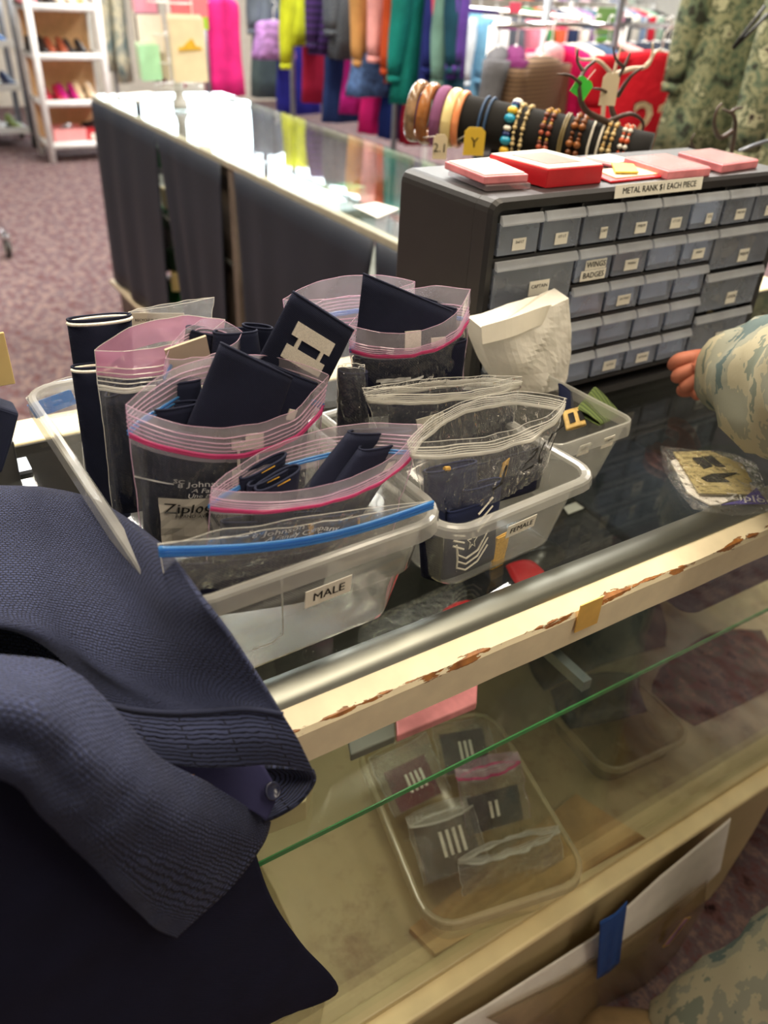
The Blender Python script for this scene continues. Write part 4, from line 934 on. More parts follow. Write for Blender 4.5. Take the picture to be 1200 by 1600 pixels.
(b_, F), ax, upv, o = small_bag('clear bag with striped grey patch, front left of the tub', -.03, -.055, .03, .10, .09, .05, .9, 'ridgew', None, 21); patch_card('grey patch with four pale stripes inside the tub, front left', o + upv * .005 - Vector((0, 0, .006)), ax, upv, .085, .075, PAT, 4)
(b_, F), ax, upv, o = small_bag('pink zip bag of black pins, right side of the tub', .05, -.02, .05, .10, .095, .0, .7, 'pink', None, 22); patch_card('black patch with two white bars inside the tub, right', o + upv * .005 - Vector((0, 0, .006)), ax, upv, .08, .05, plain((20, 20, 22), .6), 2)
(b_, F), ax, upv, o = small_bag('clear crinkled zip bag lying at the front rim of the tub', .025, -.105, .07, .15, .05, .02, .5, 'ridgew', None, 23)
(b_, F), ax, upv, o = small_bag('clear bag with red edged patches, back of the tub', -.04, .05, .05, .10, .09, .2, 1.0, None, None, 24); patch_card('maroon patch with white stripes at back left in the tub', o + upv * .005 - Vector((0, 0, .006)), ax, upv, .07, .06, plain((96, 30, 36), .8), 4)
(b_, F), ax, upv, o = small_bag('clear bag with white and black patches at back right in the tub', .05, .08, .05, .09, .08, -.1, 1.0, None, None, 25); patch_card('black patch with pale chevrons at back right in the tub', o + upv * .005 - Vector((0, 0, .006)), ax, upv, .07, .06, plain((30, 28, 28), .8), 3)
# clear lidded box and dark cloth further right
BX2, R2 = bin_('low clear plastic box with dark contents right of the tub', at(955, 1155, z=FZ + .001), math.radians(-4), .16, .14, .175, .16, .055, step=False, rim=.006, mats=('tub', 'tubrim'), lip=.01, r=.03, name='plastic_tub')
lump('dark_pouch', 'dark blue glossy pouch lying on the low clear box', 'pouch', [[(860, 1080), (930, 1060), (1000, 1060)], [(870, 1110), (940, 1090), (1000, 1085)], [(890, 1140), (950, 1130), (1012, 1112)]], FZ + .06, .03, plain((22, 26, 46), .25))
lump('folded_garment', 'maroon camouflage cloth folded at the right end of the case', 'garment', [[(1030, 1045), (1110, 990), (1190, 985)], [(1020, 1090), (1130, 1050), (1215, 1030)], [(1085, 1135), (1160, 1100), (1235, 1060)]], FZ, .02, M['camodark'])
lump('folded_garment', 'black folded garment on the case floor behind the low box', 'garment', [[(820, 1010), (920, 960), (1020, 940)], [(830, 1050), (930, 1000), (1040, 970)], [(850, 1080), (940, 1040), (1040, 1010)]], FZ, .06, plain((18, 18, 20), .9))

# ------------------------------------------------------------------ back counter with drapes
BX0, BX1, BY0, BY1 = .955, 1.532, .98, 3.82
bk = thing('display_counter', 'long glass topped counter with black drapes, behind the bins at left', 'counter', ((BX0 + BX1) / 2, 2.4, FLOOR))
box(((BX0 + BX1) / 2, (BY0 + BY1) / 2, -.003), (BX1 - BX0, BY1 - BY0, .006)).build('glass_top', M['glass'], bk)
for x, nm in ((BX0 + .012, 'front_trim'), (BX1 - .008, 'back_trim')): box((x, (BY0 + BY1) / 2, -.016), (.024 if nm[0] == 'f' else .014, BY1 - BY0, .02)).build(nm, plain((196, 188, 168), .4, .3), bk, bevel=.003)
for y in (BY0 + .01, BY1 - .01): box(((BX0 + BX1) / 2, y, -.016), (BX1 - BX0, .02, .02)).build('end_trim', plain((196, 188, 168), .4, .3), bk, bevel=.003)
box(((BX0 + BX1) / 2, (BY0 + BY1) / 2, -.33), (BX1 - BX0 - .04, BY1 - BY0 - .04, .01)).build('inner_shelf', plain((120, 122, 118), .5), bk)
box(((BX0 + BX1) / 2, (BY0 + BY1) / 2, -.88), (BX1 - BX0 - .01, BY1 - BY0, .18)).build('base', M['wood_grey'], bk, bevel=.004)
box((BX0 - .01, (BY0 + BY1) / 2, -.785), (.05, BY1 - BY0 + .02, .016)).build('base_ledge', plain((176, 160, 134), .5), bk, bevel=.003)
for y in (BY1 - .02, 2.36, BY0 + .02): box((BX0 + .02, y, -.40), (.035, .04, .75)).build('post', M['wood_grey'], bk, bevel=.003)
box((BX1 - .01, (BY0 + BY1) / 2, -.4), (.012, BY1 - BY0, .74)).build('back_glass', M['glass'], bk)
box((.992, 2.58, -.4), (.012, .52, .74)).build('inner_panel', M['wood_grey'], bk)
box(((BX0 + BX1) / 2, BY1, -.4), (BX1 - BX0, .012, .74)).build('end_panel', plain((60, 60, 66), .6), bk)
def drape(label, y0, y1, yb0, yb1, n=40, folds=5, seed=0):
    """panel hung from y0..y1 at the top, gathered to yb0..yb1 at the foot"""
    rows = []
    for i in range(13):
        t = i / 12; r = []
        for j in range(n + 1):
            s = j / n; a = lerp(y0, yb0, t ** .8); b = lerp(y1, yb1, t ** .8)
            r.append(Vector((BX0 - .008 - (.002 + .007 * t) * (1 + math.sin(s * folds * 6.283 + seed + .4 * math.sin(t * 3)) * (.6 + .4 * math.sin(s * 5 + seed))) , lerp(a, b, s), -.02 - .745 * t)))
        rows.append(r)
    m = MB(); m.grid(rows); tag(m.build('drape', M['drape'], smooth=True, solid=.003), label, 'drape', None)
drape('black drape at far corner of the back counter', 3.80, 2.98, 3.80, 3.02, folds=3)
drape('black drape left of the wooden post on the back counter', 2.975, 2.40, 2.80, 2.42, folds=3, seed=1)
drape('black drape right of the wooden post on the back counter', 2.30, 1.52, 2.22, 1.62, folds=4, seed=2)
drape('black drape nearest the drawer cabinet on the back counter', 1.515, 1.0, 1.48, 1.02, folds=3, seed=3)
# things glimpsed between the drapes
rnd = random.Random(3)
for k in range(9):
    y = 3.02 + .012 * (9 - k) + rnd.uniform(-.02, .03); z = -.72 + .075 * k
    c = [(30, 92, 46), (26, 110, 52), (196, 176, 120), (40, 60, 44)][k % 4]
    m = MB(); m.box((1.045, y, z), (.10, .16, .07), rz(rnd.uniform(-.4, .4)))
    tag(m.build('goods_box', plain(c, .35)), '%s packed box seen in the gap between the drapes, %s' % (('dark green', 'bright green', 'tan', 'grey green')[k % 4], ('low down' if k < 3 else 'halfway up' if k < 6 else 'near the top')), 'box', 'boxes between the drapes')
m = MB(); m.box((1.06, 1.56, -.6), (.1, .1, .3)); tag(m.build('goods_box', plain((26, 120, 60), .4), bevel=.004), 'green box in the gap of the nearest drapes', 'box')
def bc_flat(name, label, cat, px, h, mat, z=.0005):
    m = MB(); q = [at(a, b, z=z + h) for a, b in px]; m.loft([[p - Vector((0, 0, h)) for p in q], q]); return tag(m.build(name, mat), label, cat)
bc_flat('paper_sheet', 'white paper lying at right on the back counter glass', 'paper', [(552, 322), (588, 316), (624, 326), (590, 340)], .001, M['white_paper'])
bc_flat('paper_sheet', 'loose white papers at the far end of the back counter', 'paper', [(178, 148), (232, 143), (262, 152), (215, 157)], .004, M['white_paper'])
bc_flat('paper_sheet', 'small white paper right of the card spinner on the back counter', 'paper', [(300, 152), (330, 148), (350, 156), (320, 160)], .003, M['white_paper'])
# case under the glass at right: green boxes and cards
for px, c, lab in (((545, 290), (104, 190, 140), 'pale green box under the back counter glass'), ((505, 285), (40, 70, 56), 'dark green box under the back counter glass'), ((580, 280), (60, 54, 48), 'dark brown box under the back counter glass'), ((520, 300), (236, 236, 230), 'white card under the back counter glass'), ((560, 305), (70, 110, 90), 'teal green box under the back counter glass')):
    p = at(px[0], px[1], z=-.2); m = MB(); m.box(p + Vector((0, 0, -.06)), (.09, .1, .12), rz(.4)); tag(m.build('goods_box', plain(c, .4), bevel=.003), lab, 'box')
m = MB(); a, b = at(468, 243, z=.001), at(600, 228, z=.001)

# ------------------------------------------------------------------ card spinner on the back counter
sp0 = Vector((1.17, 3.35, .0005))
spn = thing('card_spinner', 'white wire card spinner standing on the back counter', 'display stand', sp0)
m = MB(); m.lathe(sp0, [(.0, 0), (.03, 0), (.03, .02), (.022, .03), (.017, .05), (.017, .9), (0, .9)], 14); m.build('pole', plain((206, 206, 202), .35), spn, smooth=True)
pk = {}
def cardset(label, px, y, w_, h_, mat, n=5, yaw=0, drawing=False):
    p = at(*px, y=y); t = thing('greeting_cards', label, 'cards', p)
    for k in range(n):
        m = MB(); m.box(p + rz(yaw) @ Vector((0, .008 * k, h_ / 2 + .003 * k)), (w_, .003, h_), rz(yaw) @ Matrix.Rotation(-.06, 3, 'X')); m.build('card', mat[k % len(mat)], t)
    if drawing:
        m = MB(); q = p + rz(yaw) @ Vector((.004, -.006, h_ * .55)); m.prism([q + Vector((x * .045, 0, z * .03)) for x, z in ((-1, -.3), (1, -.2), (.9, .1), (.5, .2), (.2, 1), (-.2, .6), (-.6, .1), (-1, .0))], (0, .002, 0)); m.build('drawing', pm('yellow_drawing', (232, 184, 50), .6), t)
W = plain((244, 240, 228), .6)
cardset('cream cards with yellow drawing, lower right of the spinner', (299, 128), 3.22, .125, .20, [plain((240, 222, 186), .6), W], 5, -.05, True)
cardset('green and white cards, lower left of the spinner', (238, 126), 3.3, .085, .115, [plain((176, 232, 190), .6), W], 4, .25)
cardset('white and violet cards above the green ones on the spinner', (238, 82), 3.33, .10, .12, [W, plain((70, 56, 96), .6), W], 4, .25)
cardset('cream cards side on, left of the spinner pole', (262, 126), 3.36, .03, .21, [plain((226, 208, 164), .6), W], 6, 1.1)
cardset('pink cards, upper left of the spinner', (228, 26), 3.35, .09, .16, [plain((238, 166, 196), .6), W], 4, .2)
cardset('coral pink cards, upper right of the spinner', (298, 26), 3.28, .13, .16, [plain((240, 128, 142), .6)], 4, -.05)
cardset('lime green cards behind the cream ones on the spinner', (308, 46), 3.45, .09, .10, [plain((168, 214, 60), .6)], 3, -.05)
m = MB()
for z in (.03, .11, .20, .30): m.tube([sp0 + Vector((math.cos(a * .5236) * .09, math.sin(a * .5236) * .09, z + .05)) for a in range(13)], .0025, 5)
for a in range(6): m.tube([sp0 + Vector((math.cos(a * 1.047) * .09, math.sin(a * 1.047) * .09, .05)), sp0 + Vector((math.cos(a * 1.047) * .09, math.sin(a * 1.047) * .09, .55))], .0022, 5)
m.build('wire_rack', M['white_pvc'], spn)

# ------------------------------------------------------------------ jewellery bar
JA, JB = Vector((.875, 1.19, .276)), Vector((1.075, .93, .245))
jb = thing('jewelry_bar', 'black velvet bar stand hung with necklaces behind the cabinet', 'jewelry stand', (.93, 1.12, .001))
m = MB(); n = 14; m.tube([lerp(JA, JB, i / n) for i in range(n + 1)], .036, 24); m.build('bar', M['velvet'], jb, smooth=True)
m = MB(); m.tube([Vector((.93, 1.12, .002)), Vector((.93, 1.12, .26))], .013, 12); m.build('post', M['velvet'], jb, smooth=True)
m = MB(); m.lathe((.93, 1.12, .001), [(0, 0), (.06, 0), (.06, .01), (.05, .014), (0, .014)], 24); m.build('foot', M['velvet'], jb)
jd = (JB - JA).normalized(); ju = jd.cross(Vector((0, 0, 1))).normalized(); jv = ju.cross(jd)
def bangle(label, s, r0, wid, th, mat):
    c = JA + jd * s - jv * (r0 - .0375); m = MB(); rings = []
    for k in range(29):
        a = 2 * math.pi * k / 28; rad = ju * math.cos(a) + jv * math.sin(a)
        rings.append([c + rad * (r0 + th * math.cos(b)) + jd * wid * math.sin(b) for b in [2 * math.pi * q / 10 for q in range(10)]])
    m.loft(rings, False, False); tag(m.build('bangle', mat, smooth=True), label, 'bracelet', 'bangles on the velvet bar')
bangle('marbled brown and grey bangle, leftmost on the velvet bar', -.055, .042, .009, .006, pm('marbled_bangle', (150, 120, 92), .15, var=.5, vs=60))
bangle('wooden brown bangle, second from left on the velvet bar', -.034, .042, .010, .006, pm('wood_bangle', (156, 100, 54), .25, var=.35, vs=40))
bangle('purple ribbed bangle in the middle on the velvet bar', -.012, .042, .009, .005, stripes('purple_ribbed', (110, 60, 100), (150, 92, 138), 1800, 'Z'))
bangle('cream yellow bangle on the velvet bar', .007, .041, .009, .005, plain((240, 222, 160), .25))
bangle('peach orange bangle, rightmost on the velvet bar', .022, .040, .006, .004, plain((236, 150, 100), .3))
def necklace(label, s, beads, rad, drop, mats, w_=.010, kind='bead', split=.012):
    """two strands hanging over the bar, front strand drawn down in front"""
    t = thing('necklace', label, 'necklace', JA + jd * s - Vector((0, 0, .05)), 'necklaces on the velvet bar')
    top = JA + jd * s; fr = -ju if (-ju).dot(CAM - top) > 0 else ju
    for q, off in ((0, -split / 2), (1, split / 2)):
        path = [top + jd * off + fr * .0385 * math.sin(a) + jv * .0385 * math.cos(a) for a in [-.5, -.1, .3, .7, 1.1, 1.5]]
        path += [top + jd * off * (1 - k / 6 * .6) + fr * .039 + Vector((0, 0, -.006 - drop * k / 6)) for k in range(1, 7)]
        if kind == 'cord':
            m = MB(); m.tube(path, rad, 6); m.build('strand', mats[q % len(mats)], t, smooth=True); continue
        ms = [MB() for _ in mats]; L_ = 0; nxt = 0; idx = 0
        for a, b in zip(path, path[1:]):
            seg = (b - a).length; 
            while nxt <= L_ + seg:
                p = lerp(a, b, (nxt - L_) / seg); rr = rad * (1 + .35 * math.sin(idx * 1.7))
                ms[idx % len(mats)].lathe(p, [(0, -rr), (rr * .75, -rr * .6), (rr, 0), (rr * .75, rr * .6), (0, rr)], 8); nxt += rr * 2.1; idx += 1
            L_ += seg
        for mm, mt in zip(ms, mats):
            if mm.v: mm.build('beads', mt, t, smooth=True)['kind'] = 'stuff'
TEAL = plain((40, 158, 196), .25); BEI = plain((214, 192, 140), .35); AMB = pm('amber_beads', (110, 62, 30), .2, var=.5, vs=90)
necklace('dark blue cord necklace, first from left on the velvet bar', .065, 0, .0022, .12, [plain((40, 72, 110), .6)], kind='cord', split=.010)
necklace('turquoise white and yellow bead necklace on the velvet bar', .108, 0, .0055, .10, [TEAL, plain((236, 234, 224), .3), plain((34, 52, 110), .3), TEAL, plain((240, 196, 60), .3)], split=.004)
necklace('beige twisted rope necklace on the velvet bar', .126, 0, .0028, .11, [BEI], split=.013)
necklace('gold and red bead necklace on the velvet bar', .168, 0, .0036, .06, [plain((176, 84, 60), .25), plain((206, 160, 70), .25), plain((120, 66, 50), .3)], split=.011)
necklace('thin olive chain necklace on the velvet bar', .195, 0, .0016, .11, [plain((128, 112, 72), .4)], kind='cord', split=.004)
necklace('chunky amber brown bead necklace on the velvet bar', .216, 0, .0046, .10, [AMB, AMB, plain((150, 90, 44), .25)], split=.012)
necklace('white cord necklace with pale pendants on the velvet bar', .246, 0, .0018, .12, [plain((226, 220, 204), .5)], kind='cord', split=.014)
necklace('cream bead necklace, near the right end of the velvet bar', .266, 0, .0030, .10, [BEI, plain((196, 160, 96), .4)], split=.010)
necklace('orange and white bead necklace at right end of the velvet bar', .29, 0, .0034, .07, [plain((196, 84, 40), .3), plain((230, 226, 214), .3)], split=.008)
def hangtag(label, px, y, w_, h_, mat, txt=None, yaw=-.5, name='price_tag', tilt=0, hang=None):
    p = at(*px, y=y); t = thing(name, label, 'tag', p); Rr = rz(yaw) @ Matrix.Rotation(tilt, 3, 'Y')
    m = MB(); P = [Rr @ Vector((x * w_, 0, z * h_)) + p for x, z in ((-.5, 0), (.5, 0), (.5, .85), (.3, 1), (-.3, 1), (-.5, .85))]; m.prism(P, Rr @ Vector((0, .001, 0))); m.build('card', mat, t)
    m = MB(); m.tube([p + Rr @ Vector((0, 0, h_ * .95)), hang if hang is not None else p + Rr @ Vector((.002, 0, h_ * 1.6))], .0006, 4); m.build('string', M['white_paper'], t)
    if txt: m = MB(); put_text(m, txt, h_ * .5, p + Rr @ Vector((0, -.0012, h_ * .45)), Rr @ Vector((1, 0, 0)), Rr @ Vector((0, 0, 1))); m.build('writing', M['ink_black'], t)
hangtag('small white tag hanging below the leftmost bangle', (686, 249), 1.10, .022, .036, plain((222, 206, 176), .7), '2.1', hang=JA + jd * -.055 - jv * .0045 - Vector((0, 0, .041)))
hangtag('yellow square tag hanging below the cream bangle', (739, 243), 1.06, .032, .04, plain((228, 190, 60), .6), 'Y', hang=JA + jd * .007 - jv * .0035 - Vector((0, 0, .040)))
hangtag('bright green square tag on the jewelry tree', (901, 150), .98, .026, .026, plain((60, 200, 60), .5), None, tilt=.5)
hangtag('large cream tag hung on the jewelry tree', (948, 165), 1.0, .026, .045, plain((214, 200, 170), .7))

# ------------------------------------------------------------------ antler jewellery tree
def tree(label, base_px, y, segs, mat, name='jewelry_tree'):
    b = at(*base_px, y=y); b.z = .001
    t = thing(name, label, 'jewelry stand', b)
    m = MB(); m.lathe(b, [(0, 0), (.04, 0), (.04, .008), (.01, .02), (0, .02)], 16); m.build('base', mat, t)
    for i, (pts, r) in enumerate(segs):
        path = [at(px, py, y=y + dy) for px, py, dy in pts]
        if i == 0: path = [b + Vector((0, 0, .01))] + path
        path = catmull([path, path], 4)[0]
        m = MB(); m.tube(path, [lerp(r, r * .35, k / (len(path) - 1)) for k in range(len(path))], 8); o = m.build('trunk' if i == 0 else 'branch', mat, t, smooth=True)
bark = pm('antler_brown', (72, 56, 48), .5, var=.3, vs=50)
tree('brown twig jewelry tree with antler branches behind the cabinet', (985, 262), 1.0, [
    ([(990, 235, 0), (978, 208, 0), (955, 200, -.01)], .007), ([(990, 215, 0), (950, 192, -.02), (915, 172, -.02), (905, 140, -.02), (912, 112, -.01), (930, 95, 0)], .006),
    ([(965, 195, 0), (955, 165, .01), (962, 130, .02), (975, 105, .02), (985, 82, .02)], .005), ([(965, 150, .02), (985, 120, 0), (1005, 105, -.01)], .004),
    ([(950, 190, -.01), (985, 178, -.03), (1005, 192, -.03), (1000, 215, -.03)], .004), ([(907, 130, -.02), (890, 118, -.03), (870, 116, -.03)], .003), ([(912, 112, -.01), (902, 95, 0), (904, 76, 0)], .003), ([(957, 150, .01), (940, 140, 0), (925, 138, 0)], .003), ([(975, 105, .02), (962, 92, 0), (958, 72, 0)], .003)], bark)
tree('second brown twig jewelry tree before the camouflage jacket', (1147, 262), 1.02, [([(1147, 215, 0), (1142, 175, 0)], .006), ([(1145, 205, 0), (1125, 215, -.01), (1116, 195, -.02), (1120, 172, -.02), (1128, 162, -.02)], .005), ([(1142, 176, 0), (1150, 170, 0), (1160, 168, .01)], .004), ([(1142, 176, 0), (1128, 170, .01)], .003), ([(1090, 240, 0), (1080, 222, 0), (1086, 208, 0)], .003)], bark)
tree('pale white twig jewelry tree with bare upright tips', (940, 262), 1.16, [([(940, 200, 0), (945, 140, 0), (960, 112, 0)], .005), ([(955, 118, 0), (985, 108, 0), (1010, 104, 0), (1022, 84, 0), (1032, 78, 0)], .005), ([(1008, 104, 0), (1018, 90, 0), (1020, 66, 0)], .004), ([(955, 115, 0), (935, 95, 0), (905, 92, 0), (900, 72, 0)], .004), ([(960, 112, 0), (965, 90, 0), (972, 70, 0)], .003)], plain((206, 190, 168), .5))
m = MB(); m.tube([at(1155, 236, y=1.0), at(1175, 228, y=1.0), at(1215, 215, y=1.0)], .003, 6); tag(m.build('metal_rod', M['steel'], smooth=True), 'thin metal rod with gold clasp at right cabinet end', 'rod')

# ------------------------------------------------------------------ garments
def tubering(c, a, b, n, R_, ph=0, fold=.0, k=5):
    out = []
    for j in range(n):
        t = 2 * math.pi * j / n; f = 1 + fold * math.sin(k * t + ph)
        ct, st_ = math.cos(t), math.sin(t)
        out.append(Vector(c) + R_ @ Vector((math.copysign(abs(ct) ** .8, ct) * a * f, math.copysign(abs(st_) ** .9, st_) * b * f, 0)))
    return out
def garment(label, cat, name, top, hem_z, w_, th, yaw, mat, sleeve=None, smat=None, group=None, hook=True, flare=1.1, seed=0, stripe_parts=None):
    """hanging garment: local x = width, y = thickness; top = hanger hook point"""
    top = Vector(top); t = thing(name, label, cat, top, group); R_ = rz(yaw); m = MB(); rnd = random.Random(seed)
    H = top.z - .06 - hem_z; z0 = top.z - .06; rings = []
    for f, ww, tt in ((0, .26, .4), (.012, .42, .65), (.04, .78, .85), (.08, .95, .95), (.16, 1, 1), (.35, .95, 1.05), (.6, .98, 1.05), (.8, lerp(1, flare, .6), 1.1), (1, flare, 1.15)):
        sway = .010 * math.sin(f * 4 + seed)
        rings.append(tubering((top.x + sway, top.y + sway, z0 - H * f), w_ / 2 * ww, th / 2 * tt, 26, R_, seed + f * 2, .09 * f + .02, 6))
    m.loft(rings, True, True); m.build('body', mat, t, smooth=True)
    if sleeve:
        for sd in (-1, 1):
            m = MB(); rr = []
            for i in range(8):
                f = i / 7; c = top + R_ @ Vector((sd * (w_ / 2 * (.9 + .22 * math.sin(f * 1.6))), -.01 * math.sin(f * 3 + seed), 0)); c.z = z0 - H * .07 - sleeve * f
                a = lerp(.062, .040, f) * (w_ / .38) ** .5; rr.append(tubering(c, a, a * .95 * max(.6, th / .1 if th < .1 else 1), 14, R_, seed + i, .07, 4))
            m.loft(rr, True, True); o = m.build('sleeve', smat or mat, t, smooth=True)
            if f: 
                m = MB(); m.loft([[p + Vector((0, 0, -.004)) for p in rr[-1]], [p + (rr[-1][0] - rr[-1][7]) * 0 + Vector((0, 0, -.03)) for p in rr[-1]]]); m.build('cuff', smat or mat, o, smooth=True)
    if hook:
        m = MB(); hk = [top + Vector((0, 0, -.06)), top + Vector((0, 0, -.005))] + [top + R_ @ Vector((.018 * math.sin(a), 0, .018 - .018 * math.cos(a))) for a in (.6, 1.4, 2.2, 3.0, 3.8)]
        m.tube(hk, .003, 6); m.tube([top + R_ @ Vector((-w_ * .4, 0, -.10)), top + Vector((0, 0, -.058)), top + R_ @ Vector((w_ * .4, 0, -.10))], .006, 6); m.build('hanger', M['white_pvc'], t, smooth=True)
    return t
# rack A : along the back counter, garments edge on
RAX = 2.42; ROD = .60
ra = thing('clothes_rack', 'steel double clothes rail behind the back counter', 'clothes rack', (RAX, 4.3, FLOOR))
m = MB(); m.tube([(RAX, 2.7, ROD), (RAX, 6.3, ROD)], .014, 10); m.build('top_rail', M['chrome'], ra, smooth=True)
m = MB(); m.tube([(RAX + .16, 2.7, .36), (RAX + .16, 6.3, .36)], .014, 10); m.build('lower_rail', M['chrome'], ra, smooth=True)
for y in (2.72, 3.75, 4.9, 6.28):
    m = MB(); m.tube([(RAX, y, FLOOR + .01), (RAX, y, ROD)], .016, 10); m.build('upright', M['steel'], ra, smooth=True)
    m = MB(); m.box((RAX, y, FLOOR + .03), (.5, .05, .04)); m.build('foot', M['steel'], ra, bevel=.004)
PLAID = plaid('navy_plaid', (26, 34, 56), (120, 128, 130), (40, 52, 84), 190); PUFF = stripes('purple_puffer', (70, 40, 110), (40, 24, 70), 60, 'Z', .3)
RUFF = pm('violet_ruffle', (176, 130, 200), .8, var=.5, vs=40)
upper = [  # px, hem py, colour, words, sleeve end py
    (392, 52, (98, 108, 122), 'grey', 50), (442, 70, (196, 206, 46), 'lime yellow', 104), (484, 84, PUFF, 'purple padded', 70), (517, 92, PLAID, 'navy plaid', 50), (550, 120, (190, 142, 86), 'tan brown', 96), (577, 70, (226, 160, 158), 'light pink', 94), (600, 128, (176, 70, 34), 'rust orange', 110),
    (614, 160, (20, 118, 110), 'teal', 120), (632, 196, (34, 42, 108), 'navy blue', 100), (650, 204, (112, 150, 140), 'sage green', 120), (664, 190, (30, 72, 92), 'dark teal', 100), (679, 110, (226, 82, 108), 'coral pink', 122), (700, 118, (98, 70, 160), 'violet', 108)]
for i, (px, py, c, nm, sp_) in enumerate(upper):
    p = at(px, py, x=RAX - .13); mat = c if not isinstance(c, tuple) else fab(c)
    if i >= 11: p = at(px, py, x=RAX - .02)
    s = at(px, sp_, x=RAX - .2)
    garment('%s child jacket hanging on the upper rail behind the back counter' % nm if nm not in ('light pink',) else 'light pink child jacket hanging between tan and rust ones on the upper rail', 'jacket', 'jacket', (RAX, p.y, ROD), p.z, .27, .10 if nm != 'purple padded' else .13, (.85 if i >= 8 else .35) + rnd.uniform(-.15, .15), mat, sleeve=max(.25, ROD - .1 - s.z), seed=i, group=None)
lower = [(330, 150, (214, 40, 120), 'pink'), (402, 152, (84, 100, 102), 'grey green'), (440, 178, (48, 52, 160), 'royal blue'), (478, 160, (176, 36, 70), 'crimson'), (508, 190, (40, 60, 110), 'denim blue'), (538, 176, (182, 34, 130), 'fuchsia'), (574, 208, (200, 28, 110), 'magenta'), (604, 216, (30, 50, 120), 'deep blue'), (636, 226, (158, 22, 48), 'dark red')]
for i, (px, py, c, nm) in enumerate(lower):
    p = at(px, py, x=RAX + .04)
    garment('%s trousers hanging on the lower rail behind the back counter' % nm, 'trousers', 'trousers', (RAX + .16, p.y, .36), p.z, .27, .12, rnd.uniform(-.15, .15), fab(c), seed=20 + i)
for px, py, c, nm in ((398, 92, RUFF, 'violet ruffled top'), (545, 150, pm('blue_pattern', (70, 100, 150), .8, var=.6, vs=60), 'blue patterned top')):
    p = at(px, py, x=RAX - .18); garment('%s showing between the two rails' % nm, 'top', 'child_top', (RAX - .05, p.y, p.z + .26), p.z, .25, .10, .1, c, seed=33)
# rack B
RB0, RB1 = Vector((1.95, 2.45, .345)), Vector((3.75, 3.0, .345))
rb = thing('clothes_rack', 'white clothes rail full of small garments on hangers, centre back', 'clothes rack', ((RB0.x + RB1.x) / 2, (RB0.y + RB1.y) / 2, FLOOR))
m = MB(); m.tube([RB0, RB1], .012, 10); m.build('top_rail', M['chrome'], rb, smooth=True)
for f in (.0, .5, 1):
    p = lerp(RB0, RB1, f); m = MB(); m.tube([Vector((p.x, p.y, FLOOR + .01)), p + Vector((0, 0, .12 if f == 1 else 0))], .014, 10); m.build('upright', M['white_pvc'], rb, smooth=True)
m = MB(); m.tube([Vector((RB0.x, RB0.y, FLOOR + .04)), Vector((RB1.x, RB1.y, FLOOR + .04))], .014, 8); m.build('base_bar', M['white_pvc'], rb)
BR = stripes('brown_stripes', (70, 50, 36), (132, 104, 78), 150, 'Z', .4); bdir = (RB1 - RB0).normalized(); bya = math.atan2(bdir.y, bdir.x)
listB = [((96, 96, 102), 'grey checked', .55), ((110, 40, 96), 'plum', .6), (BR, 'brown striped', .1), ((226, 168, 176), 'pale pink', .3), ((206, 24, 96), 'magenta', 1.2), ((232, 222, 204), 'cream', 1.2), ((70, 92, 124), 'denim blue', 1.3), ((62, 48, 40), 'dark brown', 1.1), ((222, 170, 166), 'rose pink', 1.3), ((30, 36, 54), 'dark navy', 1.3), ((44, 52, 66), 'slate', 1.4), ((26, 28, 36), 'black', 1.4), ((60, 66, 78), 'steel grey', 1.4), ((190, 190, 190), 'pale grey', 1.4), ((34, 40, 58), 'midnight blue', 1.4), ((176, 24, 60), 'raspberry', 1.3), ((120, 30, 60), 'wine', 1.3)]
for i, (c, nm, dy) in enumerate(listB):
    f = (i + .4) / len(listB); p = lerp(RB0, RB1, f); mat = fab(c) if isinstance(c, tuple) else c
    if nm == 'brown striped': p = p + Vector((-.06, -.12, -.02))
    if nm == 'pale pink': p = p + Vector((-.02, -.03, .01))
    garment('%s child top on a white hanger on the centre back rail' % nm, 'top', 'child_top', p, p.z - .50, .34, .08, bya + dy, mat, sleeve=.26, seed=40 + i)
garment('red sports jersey with number 22 hanging at the centre back', 'jersey', 'jersey', at(1040, 48, y=2.2), at(1040, 235, y=2.2).z, .36, .07, -.55, fab((176, 20, 36)), sleeve=.16, seed=77)
jer = [o for o in COL.objects if o.name.startswith('jersey')][0]
m = MB(); jt = LOC[jer.name]; Rj = rz(-.55)
put_text(m, '22', .17, jt + Rj @ Vector((.01, -.049, -.28)), Rj @ Vector((1, 0, 0)), (0, 0, 1), bold=True); m.build('number', plain((226, 206, 170), .7), jer)
m = MB(); put_text(m, '22', .185, jt + Rj @ Vector((.012, -.0475, -.282)), Rj @ Vector((1, 0, 0)), (0, 0, 1), bold=True); m.build('number_outline', M['ink_black'], jer)
